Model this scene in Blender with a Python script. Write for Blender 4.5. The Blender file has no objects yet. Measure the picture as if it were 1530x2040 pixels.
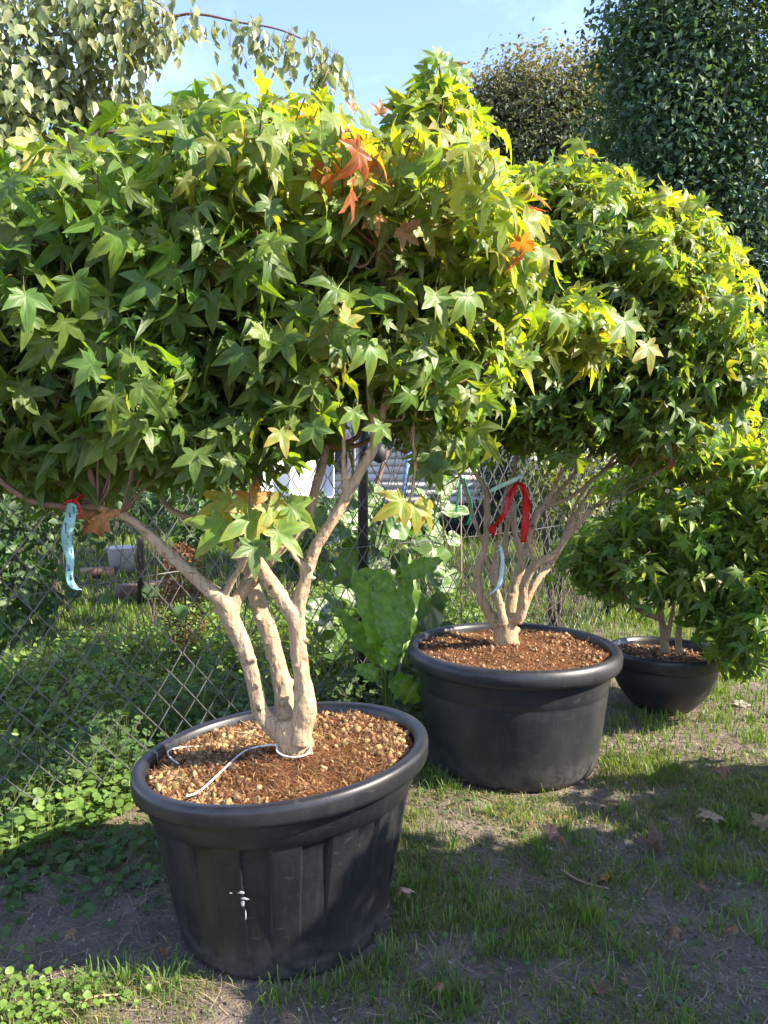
import bpy, math, random
import numpy as np
from mathutils import Vector
from math import radians, sin, cos, pi

# ------------------------------------------------------------------ camera, sky, sun, exposure
SC = bpy.context.scene
rng = np.random.default_rng(11)
random.seed(5)
F = 1541.0            # focal length in photograph pixels (1530 x 2040)
CAMZ = 1.42
PITCH = radians(4.0)
cam_d = bpy.data.cameras.new("camera"); cam = bpy.data.objects.new("camera", cam_d)
SC.collection.objects.link(cam); SC.camera = cam
cam.location = (0, 0, CAMZ); cam.rotation_euler = (pi/2 - PITCH, 0, 0)
cam_d.sensor_fit = 'VERTICAL'; cam_d.sensor_height = 24.0; cam_d.lens = 24.0*F/2040.0
cam_d.clip_start = 0.05; cam_d.clip_end = 400.0

SUN_EL = radians(36.0); SUN_AZ = radians(104.0)     # azimuth clockwise from +Y (view direction)
SUN_DIR = np.array([sin(SUN_AZ)*cos(SUN_EL), cos(SUN_AZ)*cos(SUN_EL), sin(SUN_EL)])
world = bpy.data.worlds.new("World"); SC.world = world; world.use_nodes = True
wn = world.node_tree.nodes; wl = world.node_tree.links
for n in list(wn): wn.remove(n)
sky = wn.new('ShaderNodeTexSky'); sky.sky_type = 'NISHITA'; sky.sun_disc = False
sky.sun_elevation = SUN_EL; sky.sun_rotation = SUN_AZ
sky.air_density = 1.0; sky.dust_density = 0.3; sky.ozone_density = 1.5
tc = wn.new('ShaderNodeTexCoord'); mp = wn.new('ShaderNodeMapping'); mp.inputs['Scale'].default_value = (1.2, 1.2, 3.0); mp.inputs['Location'].default_value = (1.7, .4, .3)
cn = wn.new('ShaderNodeTexNoise'); cn.inputs['Scale'].default_value = 2.3; cn.inputs['Detail'].default_value = 7; cn.inputs['Roughness'].default_value = .58
cn.inputs['Distortion'].default_value = .6
cr = wn.new('ShaderNodeMapRange'); cr.inputs['From Min'].default_value = .45; cr.inputs['From Max'].default_value = .9; cr.inputs['To Max'].default_value = .5
cm = wn.new('ShaderNodeMixRGB'); cm.inputs['Color2'].default_value = (5.6, 6.2, 7.2, 1)
bg = wn.new('ShaderNodeBackground'); bg.inputs['Strength'].default_value = 0.145
wo = wn.new('ShaderNodeOutputWorld')
wl.new(tc.outputs['Generated'], mp.inputs['Vector']); wl.new(mp.outputs[0], cn.inputs['Vector'])
wl.new(cn.outputs['Fac'], cr.inputs['Value']); wl.new(cr.outputs[0], cm.inputs['Fac'])
wb = wn.new('ShaderNodeMixRGB'); wb.blend_type = 'MULTIPLY'; wb.inputs['Fac'].default_value = 1; wb.inputs['Color2'].default_value = (.90, .84, .98, 1)   # white balance of the sky light
wl.new(sky.outputs[0], wb.inputs['Color1']); wl.new(wb.outputs[0], cm.inputs['Color1']); wl.new(cm.outputs[0], bg.inputs['Color']); wl.new(bg.outputs[0], wo.inputs[0])
sun_d = bpy.data.lights.new("sun", 'SUN'); sun = bpy.data.objects.new("sun", sun_d); SC.collection.objects.link(sun)
sun_d.energy = 5.0; sun_d.angle = radians(0.55); sun_d.color = (1.0, 0.89, 0.72)
sun.rotation_euler = Vector(SUN_DIR).to_track_quat('Z', 'Y').to_euler(); sun.location = (8, -2, 8)
SC.view_settings.view_transform = 'Standard'; SC.view_settings.look = 'None'
SC.view_settings.exposure = 1.94; SC.view_settings.gamma = 1.0
SC.view_settings.use_curve_mapping = False
SC.render.engine = 'CYCLES'
SC.cycles.max_bounces = 8; SC.cycles.transparent_max_bounces = 8; SC.cycles.transmission_bounces = 6; SC.cycles.diffuse_bounces = 4
SC.cycles.use_denoising = True
try: SC.cycles.denoiser = 'OPENIMAGEDENOISE'
except Exception: pass

# ------------------------------------------------------------------ helpers
CP, SP = cos(PITCH), sin(PITCH)
def A(*v): return np.array(v, float)
def ray(px, py):
    u = (px-765.0)/F; v = (1020.0-py)/F
    return A(u, CP+v*SP, -SP+v*CP)
def W(px, py, d):                       # the point at distance d (along +Y) that the photograph shows at px, py
    r = ray(px, py); k = d/r[1]
    return A(r[0]*k, d, CAMZ+r[2]*k)
def G(px, py, z=0.0):
    r = ray(px, py); k = (z-CAMZ)/r[2]
    return A(r[0]*k, r[1]*k, z)
def project(P):
    P = np.atleast_2d(P); y = P[:, 1]*CP-(P[:, 2]-CAMZ)*SP; z = P[:, 1]*SP+(P[:, 2]-CAMZ)*CP
    y = np.maximum(y, .05)
    return 765+F*P[:, 0]/y, 1020-F*z/y, y
def nrm(v):
    v = np.asarray(v, float); n = np.linalg.norm(v, axis=-1, keepdims=True); return v/np.maximum(n, 1e-9)
def _hash(ix, iy, s):
    h = (ix.astype(np.int64)*374761393 + iy.astype(np.int64)*668265263 + s*1442695041) & 0xffffffff
    h = ((h ^ (h >> 13))*1274126177) & 0xffffffff
    return ((h ^ (h >> 16)) & 0xffff)/65535.0
def vnoise(x, y, s=0):
    x = np.asarray(x, float); y = np.asarray(y, float)
    ix = np.floor(x).astype(np.int64); iy = np.floor(y).astype(np.int64); fx = x-ix; fy = y-iy
    fx = fx*fx*(3-2*fx); fy = fy*fy*(3-2*fy)
    return (_hash(ix, iy, s)*(1-fx)+_hash(ix+1, iy, s)*fx)*(1-fy)+(_hash(ix, iy+1, s)*(1-fx)+_hash(ix+1, iy+1, s)*fx)*fy
def fbm(x, y, o=4, s=0):
    t = 0; a = .5; f = 1
    for i in range(o): t = t+a*vnoise(x*f, y*f, s+i); a *= .5; f *= 2.03
    return t

def mesh_np(name, V, faces, col=None, attrs=None, smooth=True):
    """V (n,3); faces: list of int arrays (m,3) or (m,4)"""
    V = np.asarray(V, np.float32); me = bpy.data.meshes.new(name)
    faces = [np.asarray(f, np.int32) for f in (faces if isinstance(faces, list) else [faces]) if len(f)]
    me.vertices.add(len(V)); me.vertices.foreach_set('co', V.ravel())
    tot = np.concatenate([np.full(len(f), f.shape[1], np.int32) for f in faces])
    idx = np.concatenate([f.ravel() for f in faces])
    me.loops.add(len(idx)); me.loops.foreach_set('vertex_index', idx)
    me.polygons.add(len(tot)); st = np.zeros(len(tot), np.int32); st[1:] = np.cumsum(tot)[:-1]
    me.polygons.foreach_set('loop_start', st)
    try: me.polygons.foreach_set('loop_total', tot)
    except Exception: pass
    me.update(calc_edges=True)
    if smooth: me.polygons.foreach_set('use_smooth', np.ones(len(tot), bool))
    if col is not None:
        a = me.color_attributes.new('col', 'FLOAT_COLOR', 'POINT')
        c = np.ones((len(V), 4), np.float32); c[:, :3] = col; a.data.foreach_set('color', c.ravel())
    for k, v in (attrs or {}).items():
        a = me.attributes.new(k, 'FLOAT', 'POINT'); a.data.foreach_set('value', np.asarray(v, np.float32))
    me.validate()
    return me

def thing(name, loc, label, cat, group=None):
    o = bpy.data.objects.new(name, None); o.empty_display_size = .05; SC.collection.objects.link(o)
    o.location = [float(v) for v in loc]
    o['label'] = label; o['category'] = cat
    if group: o['group'] = group
    o['_loc'] = [float(v) for v in loc]
    return o
def rootloc(o):
    while o.parent: o = o.parent
    return np.array(o['_loc']) if '_loc' in o else np.array(o.location)
def part(name, V, faces, mat, parent=None, col=None, attrs=None, smooth=True, kind=None, label=None):
    V = np.asarray(V, float)
    if parent is not None: V = V-rootloc(parent)
    me = mesh_np(name, V, faces, col, attrs, smooth); me.materials.append(mat)
    o = bpy.data.objects.new(name, me); SC.collection.objects.link(o)
    if parent is not None: o.parent = parent
    if kind: o['kind'] = kind
    if label: o['label'] = label
    return o
def single(name, V, faces, mat, label, cat, loc=None, group=None, **kw):
    V = np.asarray(V, float); loc = V.mean(0) if loc is None else np.asarray(loc, float)
    o = part(name, V-loc, faces, mat, None, **kw); o.location = [float(v) for v in loc]
    o['label'] = label; o['category'] = cat
    if group: o['group'] = group
    return o
def linked(name, me, loc, parent=None):
    o = bpy.data.objects.new(name, me); SC.collection.objects.link(o)
    if parent is not None: o.parent = parent; loc = np.asarray(loc)-rootloc(parent)
    o.location = [float(v) for v in loc]
    return o

class MB:
    def __init__(s): s.V = []; s.F = {3: [], 4: []}; s.C = []; s.n = 0
    def add(s, V, faces, col=None):
        V = np.asarray(V, float); s.V.append(V)
        for f in (faces if isinstance(faces, list) else [faces]):
            f = np.asarray(f, np.int64)
            if len(f): s.F[f.shape[1]].append(f+s.n)
        s.C.append(np.tile(A(*(col if col is not None else (1, 1, 1))), (len(V), 1)) if col is None or np.ndim(col) == 1 else np.asarray(col))
        s.n += len(V)
    def get(s): return np.concatenate(s.V), [np.concatenate(f) for f in s.F.values() if f], np.concatenate(s.C)

BOXF = np.array([[0,3,2,1],[4,5,6,7],[0,1,5,4],[1,2,6,5],[2,3,7,6],[3,0,4,7]])
def box(c, sx, sy, sz, rot=0.0):
    x, y, z = sx/2, sy/2, sz/2
    v = np.array([[-x,-y,-z],[x,-y,-z],[x,y,-z],[-x,y,-z],[-x,-y,z],[x,-y,z],[x,y,z],[-x,y,z]])
    if rot: c_, s_ = cos(rot), sin(rot); v = v @ np.array([[c_, s_, 0],[-s_, c_, 0],[0,0,1]])
    return v+np.asarray(c, float), BOXF
def beam(p, q, w, h):
    p = np.asarray(p, float); q = np.asarray(q, float); d = nrm(q-p)
    s = nrm(np.cross(d, [0,0,1.0])) if abs(d[2]) < .99 else A(1,0,0); u = np.cross(s, d)
    v = np.array([p-s*w/2-u*h/2, p+s*w/2-u*h/2, p+s*w/2+u*h/2, p-s*w/2+u*h/2, q-s*w/2-u*h/2, q+s*w/2-u*h/2, q+s*w/2+u*h/2, q-s*w/2+u*h/2])
    return v, BOXF
def catmull(P, sub):
    P = np.asarray(P, float)
    if len(P) < 3: 
        t = np.linspace(0, 1, sub*1+1)[:, None]; return P[0]*(1-t)+P[-1]*t
    Q = np.vstack([2*P[0]-P[1], P, 2*P[-1]-P[-2]]); out = []
    for i in range(1, len(Q)-2):
        p0, p1, p2, p3 = Q[i-1:i+3]
        for t in np.linspace(0, 1, sub, endpoint=False):
            out.append(.5*((2*p1)+(-p0+p2)*t+(2*p0-5*p1+4*p2-p3)*t*t+(-p0+3*p1-3*p2+p3)*t**3))
    out.append(Q[-2]); return np.array(out)
def tube(P, R, seg=8, sub=4, cap=True, twist=0):
    """swept tube through points P (n,3) with radii R"""
    PR = catmull(np.column_stack([P, np.broadcast_to(np.asarray(R, float), (len(P),))]), sub)
    C = PR[:, :3]; R = np.maximum(PR[:, 3], 1e-4); n = len(C)
    T = nrm(np.gradient(C, axis=0)); N = np.cross(T[0], [0.31, .9, .17]); N = nrm(N); V = []
    a = np.linspace(0, 2*pi, seg, endpoint=False)
    for i in range(n):
        N = nrm(N-T[i]*np.dot(N, T[i])); B = np.cross(T[i], N)
        V.append(C[i]+R[i]*(np.cos(a)[:, None]*N+np.sin(a)[:, None]*B))
    V = np.concatenate(V); k = np.arange(seg); k2 = (k+1) % seg
    Fq = np.concatenate([np.column_stack([i*seg+k, i*seg+k2, (i+1)*seg+k2, (i+1)*seg+k]) for i in range(n-1)])
    faces = [Fq]
    if cap:
        V = np.vstack([V, C[0], C[-1]]); e = n*seg
        faces.append(np.vstack([np.column_stack([k2, k, np.full(seg, e)]), np.column_stack([(n-1)*seg+k, (n-1)*seg+k2, np.full(seg, e+1)])]))
    return V, faces
def ribbon(P, W_, side, thick=.0005, sub=6):
    P = np.asarray(P, float); W_ = np.broadcast_to(np.asarray(W_, float), (len(P),)); side = np.broadcast_to(np.asarray(side, float), P.shape)
    Q = catmull(np.column_stack([P, W_, side]), sub); C = Q[:, :3]; w = Q[:, 3:4]; s = nrm(Q[:, 4:7])
    T = nrm(np.gradient(C, axis=0)); nn = nrm(np.cross(T, s)); n = len(C)
    V = np.concatenate([C-s*w/2-nn*thick/2, C+s*w/2-nn*thick/2, C+s*w/2+nn*thick/2, C-s*w/2+nn*thick/2])
    i = np.arange(n-1); Fq = np.vstack([np.column_stack([a*n+i, b*n+i, b*n+i+1, a*n+i+1]) for a, b in ((1,0),(2,1),(3,2),(0,3))])
    ends = np.array([[0, n, 2*n, 3*n], [n-1, 4*n-1, 3*n-1, 2*n-1]])
    return V, [Fq, ends]
def lathe(prof, seg, mod=None, post=None):
    prof = np.asarray(prof, float); a = np.linspace(0, 2*pi, seg, endpoint=False); n = len(prof)
    r = np.repeat(prof[:, 0], seg); z = np.repeat(prof[:, 1], seg); th = np.tile(a, n)
    if mod is not None: r = r-mod(th, z, r)
    V = np.column_stack([r*np.cos(th), r*np.sin(th), z])
    if post is not None: V = post(V)
    k = np.arange(seg); k2 = (k+1) % seg
    Fq = np.concatenate([np.column_stack([i*seg+k, i*seg+k2, (i+1)*seg+k2, (i+1)*seg+k]) for i in range(n-1)])
    return V, Fq
def instances(tmplV, tmplF, R, pos, scale):
    """R (N,3,3) columns = local axes"""
    N = len(pos); n = len(tmplV)
    V = np.einsum('nij,kj->nki', R, tmplV)*np.asarray(scale, float).reshape(N, 1, -1)+pos[:, None, :]
    off = (np.arange(N)*n)[:, None, None]
    return V.reshape(-1, 3), [(np.asarray(f)[None]+off).reshape(-1, f.shape[1]) for f in tmplF]
def frames(t, n):
    """axes x, y=t (base to tip), z=n, orthonormalised keeping n"""
    n = nrm(n); t = nrm(t-n*np.sum(t*n, -1, keepdims=True)); x = np.cross(t, n)
    return np.stack([x, t, n], axis=-1)

# ------------------------------------------------------------------ materials
def new_mat(name):
    m = bpy.data.materials.new(name); m.use_nodes = True; nt = m.node_tree
    for n in list(nt.nodes): nt.nodes.remove(n)
    out = nt.nodes.new('ShaderNodeOutputMaterial'); return m, nt, out
def nd(nt, typ, **kw):
    n = nt.nodes.new(typ)
    for k, v in kw.items():
        if k in n.inputs: n.inputs[k].default_value = v
        else: setattr(n, k, v)
    return n
def noise_mat(name, c1, c2, scale=20, rough=.7, bump=.2, bscale=None, spec=.4, detail=6, c3=None, c3scale=3, c3lo=.5, c3hi=.65, metal=0.0, stretch=None, vcol=False, rough2=None, bdist=.01):
    m, nt, out = new_mat(name); L = nt.links.new
    p = nd(nt, 'ShaderNodeBsdfPrincipled'); p.inputs['Roughness'].default_value = rough; p.inputs['Specular IOR Level'].default_value = spec; p.inputs['Metallic'].default_value = metal
    t = nd(nt, 'ShaderNodeTexCoord'); src = t.outputs['Object']
    if stretch:
        mpn = nd(nt, 'ShaderNodeMapping'); mpn.inputs['Scale'].default_value = stretch; L(src, mpn.inputs['Vector']); src = mpn.outputs[0]
    n1 = nd(nt, 'ShaderNodeTexNoise', Scale=scale, Detail=detail, Roughness=.6); L(src, n1.inputs['Vector'])
    r1 = nd(nt, 'ShaderNodeMapRange'); r1.inputs['From Min'].default_value = .3; r1.inputs['From Max'].default_value = .7; L(n1.outputs['Fac'], r1.inputs['Value'])
    mx = nd(nt, 'ShaderNodeMixRGB'); mx.inputs['Color1'].default_value = (*c1, 1); mx.inputs['Color2'].default_value = (*c2, 1); L(r1.outputs[0], mx.inputs['Fac'])
    co = mx.outputs[0]
    if c3 is not None:
        n3 = nd(nt, 'ShaderNodeTexNoise', Scale=c3scale, Detail=5, Roughness=.65); L(src, n3.inputs['Vector'])
        r3 = nd(nt, 'ShaderNodeMapRange'); r3.inputs['From Min'].default_value = c3lo; r3.inputs['From Max'].default_value = c3hi; L(n3.outputs['Fac'], r3.inputs['Value'])
        m3 = nd(nt, 'ShaderNodeMixRGB'); m3.inputs['Color2'].default_value = (*c3, 1); L(co, m3.inputs['Color1']); L(r3.outputs[0], m3.inputs['Fac']); co = m3.outputs[0]
        if rough2 is not None:
            rr = nd(nt, 'ShaderNodeMapRange'); rr.inputs['To Min'].default_value = rough; rr.inputs['To Max'].default_value = rough2; L(r3.outputs[0], rr.inputs['Value']); L(rr.outputs[0], p.inputs['Roughness'])
    if vcol:
        at = nd(nt, 'ShaderNodeAttribute', attribute_name='col'); mu = nd(nt, 'ShaderNodeMixRGB', blend_type='MULTIPLY'); mu.inputs['Fac'].default_value = 1
        L(at.outputs['Color'], mu.inputs['Color1']); L(co, mu.inputs['Color2']); co = mu.outputs[0]
    L(co, p.inputs['Base Color'])
    if bump:
        n2 = nd(nt, 'ShaderNodeTexNoise', Scale=bscale or scale*3, Detail=8, Roughness=.65); L(src, n2.inputs['Vector'])
        b = nd(nt, 'ShaderNodeBump', Strength=bump, Distance=bdist); L(n2.outputs['Fac'], b.inputs['Height']); L(b.outputs[0], p.inputs['Normal'])
    L(p.outputs[0], out.inputs[0]); return m
def leaf_mat(name, trans=.4, rough=.42, spec=.5, tcol=(1.5, 1.45, .5), vein=False, nscale=40, blotch=None, back=1.0):
    m, nt, out = new_mat(name); L = nt.links.new
    at = nd(nt, 'ShaderNodeAttribute', attribute_name='col'); co = at.outputs['Color']
    t = nd(nt, 'ShaderNodeTexCoord'); n1 = nd(nt, 'ShaderNodeTexNoise', Scale=nscale, Detail=4); L(t.outputs['Object'], n1.inputs['Vector'])
    r1 = nd(nt, 'ShaderNodeMapRange'); r1.inputs['From Min'].default_value = .3; r1.inputs['From Max'].default_value = .7; r1.inputs['To Min'].default_value = .78; r1.inputs['To Max'].default_value = 1.2; L(n1.outputs['Fac'], r1.inputs['Value'])
    mu = nd(nt, 'ShaderNodeMixRGB', blend_type='MULTIPLY'); mu.inputs['Fac'].default_value = 1; L(co, mu.inputs['Color1']); L(r1.outputs[0], mu.inputs['Color2']); co = mu.outputs[0]
    p = nd(nt, 'ShaderNodeBsdfPrincipled'); p.inputs['Roughness'].default_value = rough; p.inputs['Specular IOR Level'].default_value = spec
    if blotch is not None:
        nb = nd(nt, 'ShaderNodeTexNoise', Scale=26, Detail=6, Roughness=.7); L(t.outputs['Object'], nb.inputs['Vector'])
        rb = nd(nt, 'ShaderNodeMapRange'); rb.inputs['From Min'].default_value = .46; rb.inputs['From Max'].default_value = .6; rb.inputs['To Max'].default_value = .8; L(nb.outputs['Fac'], rb.inputs['Value'])
        mb = nd(nt, 'ShaderNodeMixRGB'); mb.inputs['Color2'].default_value = (*blotch, 1); L(co, mb.inputs['Color1']); L(rb.outputs[0], mb.inputs['Fac']); co = mb.outputs[0]
    if vein:
        av = nd(nt, 'ShaderNodeAttribute', attribute_name='vein'); pw = nd(nt, 'ShaderNodeMath', operation='POWER'); pw.inputs[1].default_value = 14; L(av.outputs['Fac'], pw.inputs[0])
        sc_ = nd(nt, 'ShaderNodeMath', operation='MULTIPLY'); sc_.inputs[1].default_value = .7; L(pw.outputs[0], sc_.inputs[0])
        mv = nd(nt, 'ShaderNodeMixRGB'); mv.inputs['Color2'].default_value = (.25, .32, .10, 1); L(sc_.outputs[0], mv.inputs['Fac']); L(co, mv.inputs['Color1']); co = mv.outputs[0]
        bm = nd(nt, 'ShaderNodeBump', Strength=.35, Distance=.003); L(pw.outputs[0], bm.inputs['Height']); L(bm.outputs[0], p.inputs['Normal'])
    L(co, p.inputs['Base Color'])
    tr = nd(nt, 'ShaderNodeBsdfTranslucent'); tm = nd(nt, 'ShaderNodeMixRGB', blend_type='MULTIPLY'); tm.inputs['Fac'].default_value = 1; tm.inputs['Color2'].default_value = (*tcol, 1)
    L(co, tm.inputs['Color1']); L(tm.outputs[0], tr.inputs['Color'])
    ms = nd(nt, 'ShaderNodeMixShader'); ms.inputs[0].default_value = trans; L(p.outputs[0], ms.inputs[1]); L(tr.outputs[0], ms.inputs[2]); L(ms.outputs[0], out.inputs[0])
    return m
M = {}
M['gum'] = leaf_mat('sweetgum_leaf', .50, .44, .42, (2.5, 2.2, .45), vein=True)
M['birch'] = leaf_mat('birch_leaf', .35, .34, .6, (1.7, 1.6, .7))
M['broad'] = leaf_mat('background_leaf', .30, .6, .3, (1.6, 1.5, .5), nscale=3)
M['weed'] = leaf_mat('weed_leaf', .38, .5, .4, (1.8, 1.7, .5))
M['grass'] = leaf_mat('grass_blade', .40, .5, .35, (1.6, 1.5, .5), nscale=8)
M['squash'] = leaf_mat('mildewed_leaf', .22, .7, .2, (1.4, 1.4, .6), blotch=(.52, .55, .47))
M['radish'] = leaf_mat('horseradish_leaf', .42, .4, .5, (1.8, 1.7, .45), vein=True)
M['dry'] = leaf_mat('dry_leaf', .22, .7, .2, (1.4, 1.1, .7), nscale=90)
M['petal'] = leaf_mat('petal', .35, .5, .3, (1.3, 1.0, .8))
def bark_mat():
    m, nt, out = new_mat('bark'); L = nt.links.new; p = nd(nt, 'ShaderNodeBsdfPrincipled'); p.inputs['Roughness'].default_value = .85; p.inputs['Specular IOR Level'].default_value = .15
    t = nd(nt, 'ShaderNodeTexCoord')
    def noise(scale, st, lo, hi, det=7):
        mpn = nd(nt, 'ShaderNodeMapping'); mpn.inputs['Scale'].default_value = st; L(t.outputs['Object'], mpn.inputs['Vector']); n = nd(nt, 'ShaderNodeTexNoise', Scale=scale, Detail=det, Roughness=.65); L(mpn.outputs[0], n.inputs['Vector'])
        r = nd(nt, 'ShaderNodeMapRange'); r.inputs['From Min'].default_value = lo; r.inputs['From Max'].default_value = hi; L(n.outputs['Fac'], r.inputs['Value']); return r.outputs[0]
    def mix(a, b, fac):
        n = nd(nt, 'ShaderNodeMixRGB')
        for k, v in (('Color1', a), ('Color2', b)):
            if isinstance(v, tuple): n.inputs[k].default_value = (*v, 1)
            else: L(v, n.inputs[k])
        L(fac, n.inputs['Fac']); return n.outputs[0]
    big = noise(9, (1, 1, .6), .35, .65); fiss = noise(120, (1, 1, .12), .52, .64); lent = noise(75, (.35, .35, 1.6), .62, .70, 3); grey = noise(5, (1, 1, 1), .48, .68); scar = noise(17, (1, 1, 1), .66, .72, 3)
    c = mix((.42, .315, .19), (.29, .212, .13), big); c = mix(c, (.34, .285, .205), grey); c = mix(c, (.24, .17, .11), fiss); c = mix(c, (.15, .105, .068), lent); c = mix(c, (.11, .075, .05), scar)
    L(c, p.inputs['Base Color']); h = nd(nt, 'ShaderNodeMath', operation='ADD'); L(fiss, h.inputs[0]); L(lent, h.inputs[1]); b = nd(nt, 'ShaderNodeBump', Strength=.5, Distance=.003); b.invert = True; L(h.outputs[0], b.inputs['Height'])
    b2 = nd(nt, 'ShaderNodeBump', Strength=.6, Distance=.01); L(big, b2.inputs['Height']); L(b.outputs[0], b2.inputs['Normal']); L(b2.outputs[0], p.inputs['Normal']); L(p.outputs[0], out.inputs[0]); return m
M['bark'] = bark_mat()
M['twig'] = noise_mat('twig', (.20, .135, .085), (.12, .08, .05), 30, .75, .2, spec=.25)
M['birchbark'] = noise_mat('birch_twig', (.20, .11, .075), (.11, .07, .05), 30, .6, 0)
M['darkbark'] = noise_mat('dark_bark', (.09, .07, .05), (.05, .04, .03), 8, .9, .6, 20)
M['soil'] = noise_mat('potting_soil', (.19, .082, .036), (.09, .04, .02), 60, .95, 1.0, 120, .1, c3=(.22, .12, .06), c3scale=45, c3lo=.55, c3hi=.7, bdist=.02)
M['stone'] = noise_mat('gravel_stone', (1, 1, 1), (.7, .68, .66), 90, .85, .5, 200, .2, vcol=True)
M['fibre'] = noise_mat('coir_fibre', (1, 1, 1), (.7, .7, .7), 60, .9, 0, spec=.1, vcol=True)
def pot_mat(name, base, dust, k):
    """worn black plastic: blotchy dust, fine vertical streaks, scratches and a soil-splashed foot"""
    m, nt, out = new_mat(name); L = nt.links.new; p = nd(nt, 'ShaderNodeBsdfPrincipled'); p.inputs['Specular IOR Level'].default_value = .5
    t = nd(nt, 'ShaderNodeTexCoord'); src = t.outputs['Object']
    def noise(scale, stretch, lo, hi, det=6, rough=.65):
        mpn = nd(nt, 'ShaderNodeMapping'); mpn.inputs['Scale'].default_value = stretch; L(src, mpn.inputs['Vector'])
        n = nd(nt, 'ShaderNodeTexNoise', Scale=scale, Detail=det, Roughness=rough); L(mpn.outputs[0], n.inputs['Vector'])
        r = nd(nt, 'ShaderNodeMapRange'); r.inputs['From Min'].default_value = lo; r.inputs['From Max'].default_value = hi; L(n.outputs['Fac'], r.inputs['Value']); return r.outputs[0]
    def math(op, a, b):
        n = nd(nt, 'ShaderNodeMath', operation=op)
        for i, v in enumerate((a, b)):
            if isinstance(v, float): n.inputs[i].default_value = v
            else: L(v, n.inputs[i])
        n.use_clamp = True; return n.outputs[0]
    big = noise(5, (1, 1, .7), .42, .75); streak = noise(60, (1, 1, .05), .5, .8); speck = noise(150, (1, 1, 1), .62, .7, 3); scr = noise(30, (1, .12, 2.2), .66, .72, 3, .4)
    sep = nd(nt, 'ShaderNodeSeparateXYZ'); L(src, sep.inputs[0]); foot = nd(nt, 'ShaderNodeMapRange'); foot.inputs['From Min'].default_value = .14; foot.inputs['From Max'].default_value = .0; L(sep.outputs['Z'], foot.inputs['Value'])
    splash = math('MULTIPLY', foot.outputs[0], noise(22, (1, 1, 1), .35, .6))
    d = math('ADD', math('MULTIPLY', big, .45*k), math('MULTIPLY', streak, .35*k)); d = math('ADD', d, math('MULTIPLY', speck, .5*k)); d = math('ADD', d, math('MULTIPLY', scr, .4*k)); d = math('ADD', d, math('MULTIPLY', splash, .8))
    mx = nd(nt, 'ShaderNodeMixRGB'); mx.inputs['Color1'].default_value = (*base, 1); mx.inputs['Color2'].default_value = (*dust, 1); L(d, mx.inputs['Fac']); L(mx.outputs[0], p.inputs['Base Color'])
    rr = nd(nt, 'ShaderNodeMapRange'); rr.inputs['To Min'].default_value = .38; rr.inputs['To Max'].default_value = .75; L(d, rr.inputs['Value']); L(rr.outputs[0], p.inputs['Roughness'])
    n2 = nd(nt, 'ShaderNodeTexNoise', Scale=220, Detail=4); L(src, n2.inputs['Vector']); b = nd(nt, 'ShaderNodeBump', Strength=.12, Distance=.002); L(n2.outputs['Fac'], b.inputs['Height']); L(b.outputs[0], p.inputs['Normal'])
    L(p.outputs[0], out.inputs[0]); return m
M['pot'] = pot_mat('black_plastic', (.0075, .0085, .0115), (.075, .070, .062), .42)
M['pot2'] = pot_mat('grey_plastic', (.013, .0145, .0185), (.085, .08, .072), .45)
M['ground'] = noise_mat('bare_soil', (.20, .172, .142), (.115, .098, .082), 7, .95, .9, 55, .12, c3=(.29, .255, .215), c3scale=34, c3lo=.56, c3hi=.72, bdist=.03, vcol=True)
M['wire'] = noise_mat('fence_wire', (.17, .165, .16), (.08, .08, .08), 40, .36, 0, spec=.7, metal=.2)
M['post'] = noise_mat('painted_post', (.018, .017, .017), (.03, .027, .025), 30, .45, .05)
M['white'] = noise_mat('white_cloth', (.80, .80, .82), (.74, .74, .77), 6, .85, .1, 40)
M['whitewire'] = noise_mat('white_wire', (.72, .70, .66), (.6, .58, .54), 60, .5, 0)
M['red'] = leaf_mat('red_tape', .35, .35, .5, (1.2, .7, .7))
M['teal'] = leaf_mat('tag_plastic', .30, .4, .5, (1.1, 1.1, 1.1))
M['ink'] = noise_mat('ink', (.03, .06, .08), (.05, .08, .1), 50, .6, 0)
M['siding'] = noise_mat('pale_siding', (.62, .59, .53), (.55, .52, .47), 5, .8, .1)
M['dark'] = noise_mat('dark_stuff', (.015, .015, .02), (.03, .03, .035), 6, .6, 0)
M['wood'] = noise_mat('brown_wood', (.13, .082, .05), (.09, .058, .036), 6, .8, .3, stretch=(1, 1, 6))
M['tanwood'] = noise_mat('tan_wood', (.36, .25, .16), (.28, .19, .12), 4, .8, .2)
M['shingle'] = noise_mat('grey_shingle', (.16, .15, .15), (.10, .10, .105), 7, .9, .4)
M['bluep'] = noise_mat('blue_paint', (.12, .22, .42), (.09, .17, .34), 6, .5, 0)
M['greyp'] = noise_mat('grey_plastic_tub', (.42, .41, .43), (.36, .35, .37), 6, .5, 0)
M['cloth_dark'] = noise_mat('dark_cloth', (.055, .045, .06), (.03, .028, .035), 8, .9, .1)
M['deadbrown'] = leaf_mat('dead_needles', .15, .8, .1, (1.3, 1.1, .7))
M['sticker'] = noise_mat('paint_scuff', (.5, .5, .5), (.2, .2, .2), 80, .6, .2)

# ------------------------------------------------------------------ layout
P1 = A(-.310, 2.31, 0); P2 = A(.603, 3.56, 0); P3 = A(1.605, 4.36, 0)
POT1_H, POT2_H, POT3_H = .545, .555, .335
FA = A(-1.27, 2.95, 0); FB = A(.83, 5.40, 0); FDIR = nrm(FB-FA); FN = A(-FDIR[1], FDIR[0], 0)   # the fence line
def fence_side(x, y): return (x-FA[0])*FN[0]+(y-FA[1])*FN[1]          # > 0 beyond the fence
POTS = [(P1, .325), (P2, .395), (P3, .19)]

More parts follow.
